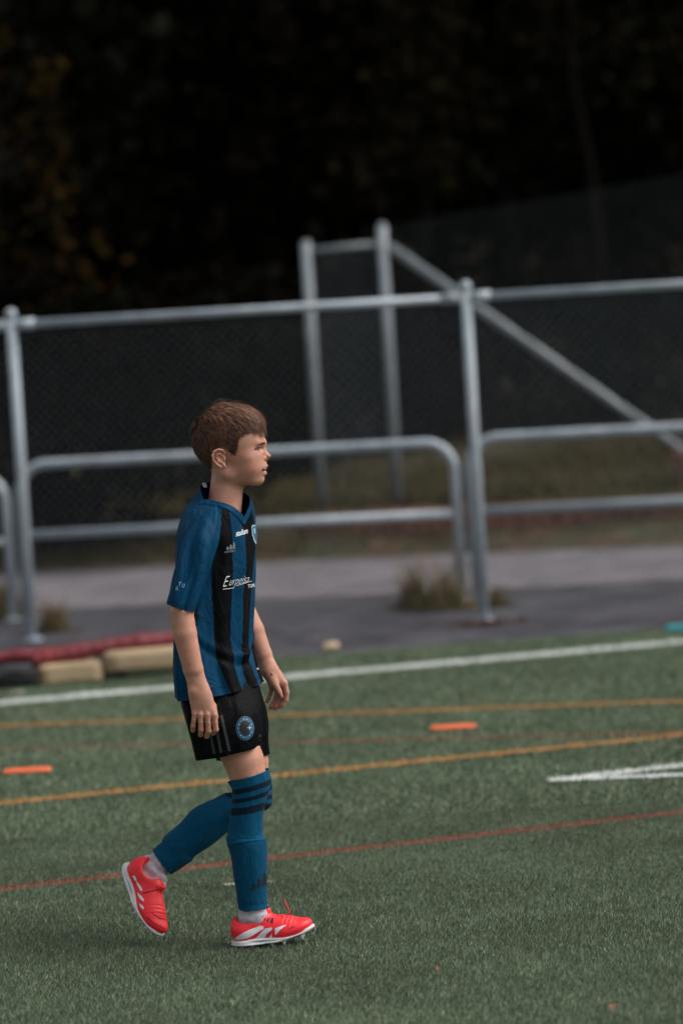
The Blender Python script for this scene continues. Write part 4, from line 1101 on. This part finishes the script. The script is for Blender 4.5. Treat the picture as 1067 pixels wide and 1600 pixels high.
# neckline: V in front, shallow behind
yaw = rad(42); jf = np.array([math.cos(yaw), -math.sin(yaw), 0]); jl = np.array([math.sin(yaw), math.cos(yaw), 0])
NC = P(345, 778, -.010)
pv = P(377, 806, -.01); pb = P(320, 760, .0)
qf, ql = (JV - NC) @ jf, (JV - NC) @ jl
ff, fb = (pv - NC) @ jf, (pb - NC) @ jf; zs = P(338, 780, -.05)[2]
gbk = JV[:, 2] - (zs + (pb[2] - zs) * np.clip(qf / fb, 0, 1.3) ** .8)
gfr = (.062 * np.clip((JV[:, 2] - pv[2]) / (zs - pv[2]), -1.5, 3) - np.abs(ql)) * .55
w_ = sstep(-.012, .012, qf); g = gbk * (1 - w_) + gfr * w_
g = np.where(Jv > .5, -.5, g)
stretch_ = np.interp(Jv, [0.0, .33, .45, .70, 1.0], [0, 1, 2, 3, 4])
bnds = np.array([[80, 84, 94, 90, 74], [74, 71, 65, 62, 57], [58, 56, 43, 44, 48], [24, 17, 5, 20, 36], [0, -8, -14, -2, 12], [-22, -34, -40, -26, -10]], float)
bb_ = np.array([np.interp(stretch_, range(5), b) for b in bnds]); wob = 1.0 * vnoise(JV, 9, 44)
tt = np.where(Jt > 270, Jt - 360, Jt) + wob
blk = ((tt < bb_[0]) & (tt > bb_[1])) | ((tt < bb_[2]) & (tt > bb_[3])) | ((tt < bb_[4]) & (tt > bb_[5])) | ((tt < bb_[5] - 25) & (tt > bb_[5] - 50))
yoke = (g > -.016) 
jcol = np.where((blk & ~yoke)[:, None], BLACK, BLUE)
pip = (np.abs(tt - 113) < 3.6) & (Jv > .42) & (Jv < .93)
jcol = np.where(pip[:, None], np.where((np.sin(Jv * 520) > 0.1)[:, None], np.array([.030, .042, .052]), np.array([.012, .018, .026])), jcol)
hem = (Jv > .955) & (Jv < .963); jcol = np.where(hem[:, None], jcol * .6, jcol)
band = sstep(-.0165, -.0150, g); JV = JV + JN * (band * .0016)[:, None]
jcol = np.where(((g > -.0175) & (g < -.0145))[:, None], jcol * .45, jcol)
JV2, JT2, (jcol2,) = clip_mesh(JV, JQ, g, (jcol,))
GARM = []
jersey = mesh_obj("jersey", JV2, JT2, M['cloth'], boy, True, col=jcol2); solid(jersey, .0016)
jb = bvh_of(JV2, JT2); GARM.append(jb)
def sleeve(st, sgn):
    V, Q, t, v = loft(st, 160, 150, .95); N_ = normals(V, Q); tr = np.radians(t)
    cy = np.stack([np.cos(tr), np.sin(tr), v * 1.3], 1)
    d = vnoise(cy, 2.5, 50 + sgn) * .0040 + .0062 * np.sin(tr * 5 + 4.5 * v + 1.5 * vnoise(cy, 2, 51)) * sstep(0.12, .5, v) + vnoise(cy * np.array([1, 1, .6]), 6, 52) * .0016
    V = V + N_ * (d * sstep(0, .15, v))[:, None]
    c = np.tile(BLUE, (len(V), 1)); c = np.where(((v > .925) & (v < .938))[:, None], c * .7, c)
    return V, Q, c, v, t
stN = [((306, 806), (343, 786), -.060, .050, 0), ((294, 826), (346, 803), -.100, .052, 0), ((285, 848), (344, 829), -.130, .054, 0), ((279, 874), (336, 858), -.152, .052, 0), ((273, 906), (323, 897), -.172, .050, 0), ((268, 930), (310.5, 932), -.188, .046, 0), ((265, 945), (303, 954.5), -.196, .043, 0)]
SV, SQ, sc, sv_, st_ = sleeve(stN, 0)
slN = solid(mesh_obj("sleeve", SV, SQ, M['cloth'], jersey, True, col=sc), .0016)
sb = bvh_of(SV, SQ); GARM.append(sb)
stF = [((352, 800), (390, 792), .09, .045, 0), ((350, 826), (395, 818), .13, .048, 0), ((350, 860), (395, 855), .16, .048, 0), ((352, 905), (394, 902), .175, .046, 0), ((358, 938), (392, 930), .18, .043, 0)]
V, Q, c, _, _ = sleeve(stF, 1); GARM.append(bvh_of(V, Q))
solid(mesh_obj("sleeve", V, Q, M['cloth'], jersey, True, col=c), .0016)
# label at the nape
lp = P(320, 758, 0); V, Fc = box_geo(lp, jf * .0010, jl * .0065, Z * .006 + jf * -.003); mesh_obj("collar_label", V, Fc, M['label'], jersey, False)
# shorts
def shorts_leg(st, seed):
    V, Q, t, v = loft(st, 220, 110, .95); N_ = normals(V, Q); tr = np.radians(t); cy = np.stack([np.cos(tr), np.sin(tr), v], 1)
    d = vnoise(cy, 2.2, seed) * .006 + .004 * np.sin(tr * 6 + 2 * vnoise(cy, 1.5, seed + 1) + v * 2) * v + vnoise(cy, 6, seed + 2) * .002
    V = V + N_ * (d * sstep(0, .2, v))[:, None]
    return V, Q, t, v
shorts = None
stS = [((288, 1062), (398, 1056), -.030, .088, .02), ((282, 1088), (404, 1073), -.040, .092, .015), ((288, 1120), (410, 1105), -.065, .098, .01), ((298, 1155), (410, 1135), -.075, .090, 0), ((307.5, 1186), (405.5, 1163), -.080, .084, 0)]
V, Q, t, v = shorts_leg(stS, 60)
cS = np.tile(BLACK * .8, (len(V), 1)); cS = np.where(((v > .935) & (v < .948))[:, None], cS * .5, cS)
shorts = solid(mesh_obj("shorts", V, Q, M['cloth'], boy, True, col=cS), .0016); shb = bvh_of(V, Q); GARM.append(shb)
stS2 = [((296, 1062), (398, 1056), .030, .088, .02), ((292, 1088), (405, 1074), .040, .092, .015), ((312, 1120), (415, 1108), .07, .09, .01), ((328, 1155), (419, 1142), .085, .082, 0), ((338, 1188), (420, 1178), .088, .076, 0)]
V, Q, t, v = shorts_leg(stS2, 70); GARM.append(bvh_of(V, Q))
solid(mesh_obj("shorts_leg", V, Q, M['cloth'], shorts, True, col=np.tile(BLACK * .8, (len(V), 1))), .0016)
# socks
def sock(st, nu, nv, colf, ribs, seed, rag=True):
    V, Q, t, v = loft(st, nu, nv, 1.0); N_ = normals(V, Q); tr = np.radians(t); cy = np.stack([np.cos(tr), np.sin(tr), v * 4], 1)
    d = (.00016 if ribs == 44 else .00034) * np.sin(tr * ribs) + vnoise(cy, 7, seed + 2) * .0006 + vnoise(cy, 2.5, seed) * .0012
    V = V + N_ * d[:, None]
    if rag: V = V + (Z * .005 * (vnoise(cy, 9, seed + 4) ** 2)[:, None] - Z * .003 * vnoise(cy, 5, seed + 5)[:, None]) * sstep(.985, 1, v)[:, None]
    return V, Q, t, v
KN, KB = np.array([0.0025, 0.068, 0.138]), np.array([0.0045, 0.014, 0.026])
stK = [((361.5, 1219), (421, 1201), -.09, .052, 0), ((363, 1240), (423.0, 1224), -.09, .052, 0), ((362, 1258), (417, 1247), -.09, .050, 0), ((358, 1285), (411, 1278), -.09, .048, 0), ((355.5, 1303), (410.5, 1298), -.09, .047, 0), ((353.5, 1311), (412, 1306), -.09, .048, 0),
       ((358, 1324), (416, 1315), -.09, .049, 0), ((362, 1340), (417, 1335), -.09, .048, 0), ((366, 1370), (417, 1368), -.09, .044, 0), ((370, 1397), (417, 1395), -.09, .041, 0), ((372, 1411), (418, 1409), -.09, .041, 0), ((373, 1421), (420.5, 1416), -.09, .043, 0)]
V, Q, t, v = sock(stK, 210, 220, None, 44, 80)
hh = v * 11                                              # station units
c = np.tile(KN, (len(V), 1))
for a, b in ((.66, 1.04), (1.42, 1.80), (2.12, 2.55)): c = np.where(((hh > a) & (hh < b))[:, None], KB, c)
pad = 5.75 - .55 * np.cos(np.radians(t - 80)) ** 2
ridge = np.exp(-((hh - pad) / .22) ** 2); V = V + normals(V, Q) * (ridge * .0024 + .0012 * sstep(0, .4, hh - pad) * sstep(10.2, 9.5, hh))[:, None]
c = np.where(((hh > pad - .03) & (hh < pad + .05))[:, None], c * .6, c)
c = c * (1 - .12 * sstep(0, .1, hh - pad))[:, None]
skn = solid(mesh_obj("sock", V, Q, M['knit'], boy, True, col=c), .0018); kb = bvh_of(V, Q); GARM.append(kb)
stT = [((356, 1222), (424, 1214), .09, .052, 0), ((366, 1240), (425, 1236), .09, .052, 0), ((352, 1239.5), (421, 1262), .09, .053, 0), ((330, 1250), (372, 1287), .09, .050, 0), ((303, 1264), (352, 1303), .09, .048, 0), ((280, 1288), (330, 1321), .09, .045, 0), ((257, 1308), (306, 1337), .09, .042, 0),
       ((253, 1316), (300, 1345), .09, .041, 0), ((246, 1322), (284, 1356), .09, .040, 0), ((240, 1328), (268.5, 1366), .09, .041, 0)]
V, Q, t, v = sock(stT, 260, 190, None, 52, 90)
hh = v * 9; c = np.tile(KN, (len(V), 1))
for a, b in ((.6, .9), (1.15, 1.45), (1.75, 2.05)): c = np.where(((hh > a) & (hh < b))[:, None], KB, c)
GARM.append(bvh_of(V, Q)); solid(mesh_obj("sock", V, Q, M['knit'], boy, True, col=c), .0018)
GS = np.array([0.50, 0.46, 0.50])
def ankle(st, seed):
    V, Q, t, v = loft(st, 90, 70, 1.0); N_ = normals(V, Q); cy = np.stack([np.cos(np.radians(t)), np.sin(np.radians(t)), v * 2], 1)
    GARM.append(bvh_of(V, Q)); V = V + N_ * (vnoise(cy, 3, seed) * .002 + .0012 * np.sin(v * 22 + 2 * vnoise(cy, 2, seed + 1)))[:, None]
    solid(mesh_obj("ankle_sock", V, Q, M['knit'], boy, True, col=np.tile(GS, (len(V), 1)) * (1 + .1 * vnoise(V, 90, seed + 2)[:, None])), .0015)
ankle([((374.5, 1405), (417, 1404), -.09, .036, 0), ((374, 1420), (419, 1416), -.09, .036, 0), ((373, 1436), (424, 1428), -.09, .036, 0), ((374, 1452), (436, 1444), -.09, .034, 0)], 95)
ankle([((262, 1318), (277, 1340), .09, .026, 0), ((242.5, 1332), (264, 1361), .09, .034, 0), ((224, 1340), (262, 1378), .085, .037, 0), ((208, 1352), (256, 1395), .08, .035, 0)], 99)

# ------------------------------------------------------------------ boots
RED, WHT = np.array([0.95, 0.023, 0.034]), np.array([0.66, 0.66, 0.67])
up_g = [(0, [('+', ell((.033, 0, .036), (.033, .030, .034)), 0), ('+', cone((.035, 0, .035), (.125, .004, .030), .030, .036, flat=(0, 0, 1), s=.85), .02), ('+', ell((.160, .004, .024), (.057, .040, .026)), .025),
             ('+', cone((.080, .001, .062), (.150, .003, .034), .025, .026), .02), ('+', cone((.034, 0, .045), (.050, 0, .060), .030, .030), .015),
             ('+', cone((.008, 0, .055), (.010, 0, .070), .012, .007, flat=(1, 0, 0), s=.6), .014), ('+', cone((.086, 0, .066), (.100, 0, .084), .020, .012, flat=(.8, 0, -.6), s=.75), .010),
             ('-', cone((.044, 0, .066), (.046, 0, .13), .0235, .034), .006), ('-', ell((.045, 0, .080), (.030, .060, .020)), .008), ('-', ell((.10, 0, -.045), (.25, .2, .049)), .002)])]
UV, UQ = isosurface(up_g, .0014)
sole_g = [(0, [('+', ell((.035, 0, .009), (.036, .031, .0075)), 0), ('+', cone((.035, 0, .0065), (.10, .002, .007), .026, .028, flat=(0, 0, 1), s=.30), .02), ('+', ell((.150, .004, .010), (.070, .0415, .0062)), .02), ('+', ell((.195, .004, .014), (.024, .028, .0055)), .01), ('-', ell((.08, 0, -.02), (.30, .2, .022)), .002)])]
OV, OQ = isosurface(sole_g, .0016)
def place(V, o, X, Y_, Z_): return o + V[:, :1] * X + V[:, 1:2] * Y_ + V[:, 2:3] * Z_
def toe_spring(V):
    V = V.copy(); V[:, 2] += .020 * np.clip((V[:, 0] - .12) / .10, 0, 1.2) ** 1.7; return V
def make_boot(o, X, Y_, Z_, mirror):
    sg = -1 if mirror else 1
    W = lambda V: place(toe_spring(np.asarray(V, float) * np.array([1, sg, 1])), o, X, Y_, Z_)
    V = UV.copy(); c = np.tile(RED, (len(V), 1)) * (1 + .05 * vnoise(V, 60, 7)[:, None])
    # creases over the toes
    for k, x0 in enumerate((.132, .143, .154)):
        e = V[:, 0] + .35 * np.abs(V[:, 1]) - x0 - .02; V[:, 2] -= .0011 * np.exp(-(e / .0018) ** 2) * (V[:, 2] > .02)
    Wd = W(V); Q = UQ[:, ::-1] if mirror else UQ
    b = mesh_obj("boot", Wd, Q, M['boot'], boy, True, col=c)
    mesh_obj("sole", W(OV), OQ[:, ::-1] if mirror else OQ, M['white_sole'], b, True)
    for (x, y) in ((.018, .019), (.018, -.019), (.050, .019), (.050, -.019), (.105, .030), (.105, -.024), (.138, .034), (.138, -.026), (.165, .004), (.186, .022), (.186, -.014)):
        p = W([[x, y, .004], [x, y, -.0085]]); m_ = MB(); m_.tube([p[0], p[1]], [.0062, .0042], 10); m_.build("stud", M['white_sole'], b)
    for k in range(4):
        x0 = .095 + .013 * k; zz = .082 - .011 * k
        m_ = MB(); m_.tube(list(W([[x0, y, zz - 14 * y * y + .003] for y in np.linspace(-.020, .020, 9)])), .0016, 6); m_.build("lace", M['red_plain'], b)
    return b, Wd, Q
bp = rad(3.2); byaw = rad(-4)
X = np.array([math.cos(byaw) * math.cos(bp), math.sin(byaw) * math.cos(bp), math.sin(bp)]); Y_ = np.array([-math.sin(byaw), math.cos(byaw), 0]); Z_ = np.cross(X, Y_)
o = P(365.5, 1471, -.09); o[2] -= .012
b1, bV, bQ = make_boot(o, X, Y_, Z_, False); b1['label'] = "red boot planted on the turf"
bb1 = bvh_of(bV, bQ)
zp = lambda L: [(350 + x / 6.67, 1390 + y / 6.67) for x, y in L]
decal("white_flash", [zp(q) for q in ([(110, 507), (200, 450), (300, 403), (410, 378), (415, 410), (340, 452), (255, 503), (150, 522)], [(315, 520), (395, 440), (435, 405), (500, 395), (500, 420), (445, 462), (410, 522)], [(465, 522), (480, 480), (500, 455), (510, 522)], [(530, 470), (535, 402), (640, 368), (645, 375), (585, 420), (548, 468)])], bb1, M['white_print'], b1, .0011)
decal("bar_mark", [zp(q) for q in ([(495, 298), (520, 293), (510, 352), (482, 345)], [(455, 300), (472, 297), (465, 335), (445, 328)], [(410, 303), (430, 300), (438, 320), (425, 318)])], bb1, M['dark_print'], b1, .0007)
decal("side_line", [zp(q) for q in ([(545, 225), (552, 223), (572, 275), (565, 277)], [(588, 245), (594, 243), (610, 300), (604, 302)], [(680, 405), (730, 378), (735, 384), (686, 410)])], bb1, M['dark_print'], b1, .0007)
tip = [P(350 + x / 6.67, 1390 + y / 6.67, -.088) for x, y in ((640, 290), (668, 265), (680, 235), (668, 190), (645, 150), (628, 120), (632, 92))]
MB().tube(tip, [.0019] * 6 + [.0012], 8).build("loose_lace", M['red_plain'], b1)
MB().tube([P(350 + x / 6.67, 1390 + y / 6.67, -.10) for x, y in ((655, 275), (690, 292), (730, 312), (750, 318))], .002, 8).build("loose_lace", M['red_plain'], b1)
# trailing boot
ax = np.array([43, 107.0]) / np.linalg.norm([43, 107.0])
X = (CR * ax[0] - CU * ax[1]) * .92 - f0 * .28; X /= np.linalg.norm(X)
Zr = (CR * ax[1] + CU * ax[0]) * .90 - f0 * .42; Zr -= X * (Zr @ X); Z2 = Zr / np.linalg.norm(Zr); Y2 = np.cross(Z2, X)
o = P(196.5, 1353, .085) 
b2, tV, tQ = make_boot(o, X, Y2, Z2, True); b2['label'] = "red boot with lifted heel"
bb2 = bvh_of(tV, tQ)
zq = lambda L: [(180 + x / 7.62, 1310 + y / 7.62) for x, y in L]
decal("white_flash", [zp_ for zp_ in map(zq, ([(250, 500), (300, 560), (325, 600), (325, 628), (300, 620), (270, 560)], [(268, 640), (320, 690), (345, 725), (345, 752), (310, 730), (280, 690)], [(290, 775), (335, 800), (347, 825), (340, 848), (305, 820)], [(205, 445), (240, 445), (262, 500), (240, 505)]))], bb2, M['white_print'], b2, .0006)
decal("side_line", [zq(q) for q in ([(330, 650), (520, 600), (522, 612), (332, 662)], [(440, 880), (540, 950), (600, 965), (600, 972), (535, 960), (436, 888)], [(380, 930), (470, 1010), (590, 1070), (590, 1078), (465, 1018), (375, 938)])], bb2, M['dark_print'], b2, .0005)

# the skin stays inside whatever covers it
BW = BV_.copy()
for gi_, bv in enumerate(GARM):
    lim = {0: .125, 3: .14, 4: .14}.get(gi_, 9); sel = np.nonzero((BV_[:, 2] < HC[2] - .055) & (np.abs(BV_[:, 1] - YB) < lim) & ((gi_ > 0) | (BV_[:, 2] < pv[2] - .01)))[0]
    for i in sel:
        p = Vector(BW[i]); h_ = bv.find_nearest(p, .03)
        if h_[0] is None: continue
        dv = p - h_[0]; s_ = dv.dot(h_[1])
        if s_ > -.004 and (dv - h_[1] * s_).length < .0012:
            BW[i] = np.array(h_[0] - h_[1] * .0045)
# coarser mesh where clothes cover the skin
rel = BW - CAM; dep = rel @ f0; ipy = 800 - F * (rel @ CU) / dep; bdy = BW[:, 1] - YB
hid = ((ipy > 838) & (ipy < 1150) & (np.abs(bdy) < .13)) | ((ipy > 835) & (ipy < 925) & (np.abs(bdy) > .10)) | (ipy > 1248) | hairv & (hd > 9)
cell = np.where((hairv & (hd > 9))[:, None], .004, .008)
ck_ = np.floor(BW / cell).astype(np.int64) + 100000; ck_ = (ck_[:, 0] * 1000003 + ck_[:, 1]) * 1000003 + ck_[:, 2]; ck_ = np.where(hid, ck_, -1 - np.arange(len(BW)))
_, inv = np.unique(ck_, return_inverse=True); nn_ = inv.max() + 1; cnt_ = np.bincount(inv, minlength=nn_)[:, None]
cv = np.stack([np.bincount(inv, BW[:, k], nn_) for k in range(3)], 1) / cnt_; ccol = np.stack([np.bincount(inv, body_col[:, k], nn_) for k in range(3)], 1) / cnt_
T_ = inv[np.vstack([BQ_[:, [0, 1, 2]], BQ_[:, [0, 2, 3]]])]; T_ = T_[(T_[:, 0] != T_[:, 1]) & (T_[:, 1] != T_[:, 2]) & (T_[:, 0] != T_[:, 2])]
_, fi = np.unique(np.sort(T_, 1), axis=0, return_index=True); T_ = T_[np.sort(fi)]
body = mesh_obj("body", cv, T_, M['skin'], boy, True, col=ccol)

# ------------------------------------------------------------------ writing and marks on the kit
text_decal("chest_lettering", "stadium", jb, M['white_print'], jersey, (368.2, 838.2), (6.4, -1.75), (1.0, -12.5), bold=.022, space=.92)
decal("bar_mark", three_bars((360.5, 858), 15, 11.5, -.10), jb, M['grey_print'], jersey)
text_decal("maker_lettering", "adidas", jb, M['grey_print'], jersey, (350.5, 864.0), (7.0, -.9), (.6, -6.2))
text_decal("sponsor_lettering", "E", jb, M['white_print'], jersey, (347.0, 917.3), (14.5, -2.0), (2.0, -24.0), shear=.42, bold=-.014)
text_decal("sponsor_lettering", "urpeisa", jb, M['white_print'], jersey, (356.3, 915.3), (10.8, -1.9), (2.0, -18.0), shear=.5, bold=-.014)
decal("sponsor_underline", [[(348.5, 920.2), (365.5, 918.2), (365.5, 918.9), (348.5, 921.0)], [(369, 914.8), (393, 907.2), (393, 908.0), (369, 915.6)]], jb, M['white_print'], jersey)
text_decal("sponsor_lettering", "TOR", jb, M['white_print'], jersey, (387.0, 918.6), (5.4, -.9), (0, -7.5), bold=.01)
cc_ = (397.3, 834)
decal("crest", [[(392.8, 822), (395.5, 819.8), (399, 820.4), (402, 821), (402, 846), (399.5, 850), (397.0, 846), (394.0, 836)]], jb, M['pale_print'], jersey, .0008)
decal("crest_field", [[(394.0, 823.5), (396, 821.8), (401, 822.5), (401, 843), (399.4, 846), (397.3, 842), (395.0, 834)]], jb, M['blue_print'], jersey, .0012)
decal("crest_field", [[(396, 826), (398, 825), (398.6, 833), (397.4, 834.5), (396.2, 831)]], jb, M['pale_print'], jersey, .0015)
text_decal("hem_lettering", "adi", jb, M['white_print'], jersey, (401.0, 1046.5), (5, -.9), (.4, -6.0), bold=.01)
text_decal("sleeve_lettering", "K", sb, M['pale_print'], slN, (274.6, 923.5), (7, -2.9), (1.2, -9.5))
text_decal("sleeve_lettering", "T", sb, M['pale_print'], slN, (278.8, 916.5), (6.6, -2.5), (1.7, -9.0))
text_decal("sleeve_lettering", "U", sb, M['pale_print'], slN, (284.3, 917.8), (6.6, .8), (.9, -9.0))
# back seam of the shoulder
decal("raglan_seam", [[(343.5, 789), (330, 791), (316, 797), (303, 810), (292, 829), (285, 850), (284, 850), (291, 828), (302, 809), (315.5, 795.8), (330, 789.8), (343.5, 787.8)]], jb, M['dark_print'], jersey, .0006)
# shorts
for (a, b) in (((322, 1122), (333.5, 1178.5)), ((333, 1120), (343.5, 1176.5)), ((344, 1118), (356.5, 1174))):
    w = 4.2
    decal("side_stripe", [[(a[0], a[1]), (a[0] + w, a[1] - .8), (b[0] + w, b[1] - .8), (b[0], b[1])]], shb, M['dim_print'], shorts)
ce = (383, 1138); A_ = lambda rx, ry: ring_poly(ce, rx, ry)
decal("crest", [A_(14.3, 19.0)], shb, M['blue_print'], shorts, .0008); decal("crest_ring", [A_(13.2, 17.8)], shb, M['dark_print'], shorts, .0011)
decal("crest_ring", [A_(12.4, 16.9)], shb, M['blue_print'], shorts, .0014); decal("crest_field", [A_(8.6, 11.8)], shb, M['dark_print'], shorts, .0017)
decal("crest_star", [[(389.5 + (4.4 if k % 2 == 0 else 1.3) * math.cos(k * math.pi / 4), 1137 + (5.2 if k % 2 == 0 else 1.6) * math.sin(k * math.pi / 4)) for k in range(8)]], shb, M['pale_print'], shorts, .0020)
for k in range(14):
    t = k / 14 * 2 * math.pi
    decal("crest_letter", [ring_poly((ce[0] + 10.5 * math.cos(t), ce[1] + 14.3 * math.sin(t)), .9, 1.1, 5)], shb, M['pale_print'] if k % 3 else M['grey_print'], shorts, .0018)
decal("bar_mark", three_bars((410.5, 1151), 14, 11, -.08), shb, M['dim_print'], shorts)
text_decal("maker_lettering", "adidas", shb, M['dim_print'], shorts, (403.5, 1157.5), (6.6, -.9), (.6, -6.0))
decal("bar_mark", three_bars((405, 1386.5), 26, 22, -.32), kb, M['dark_print'], skn)
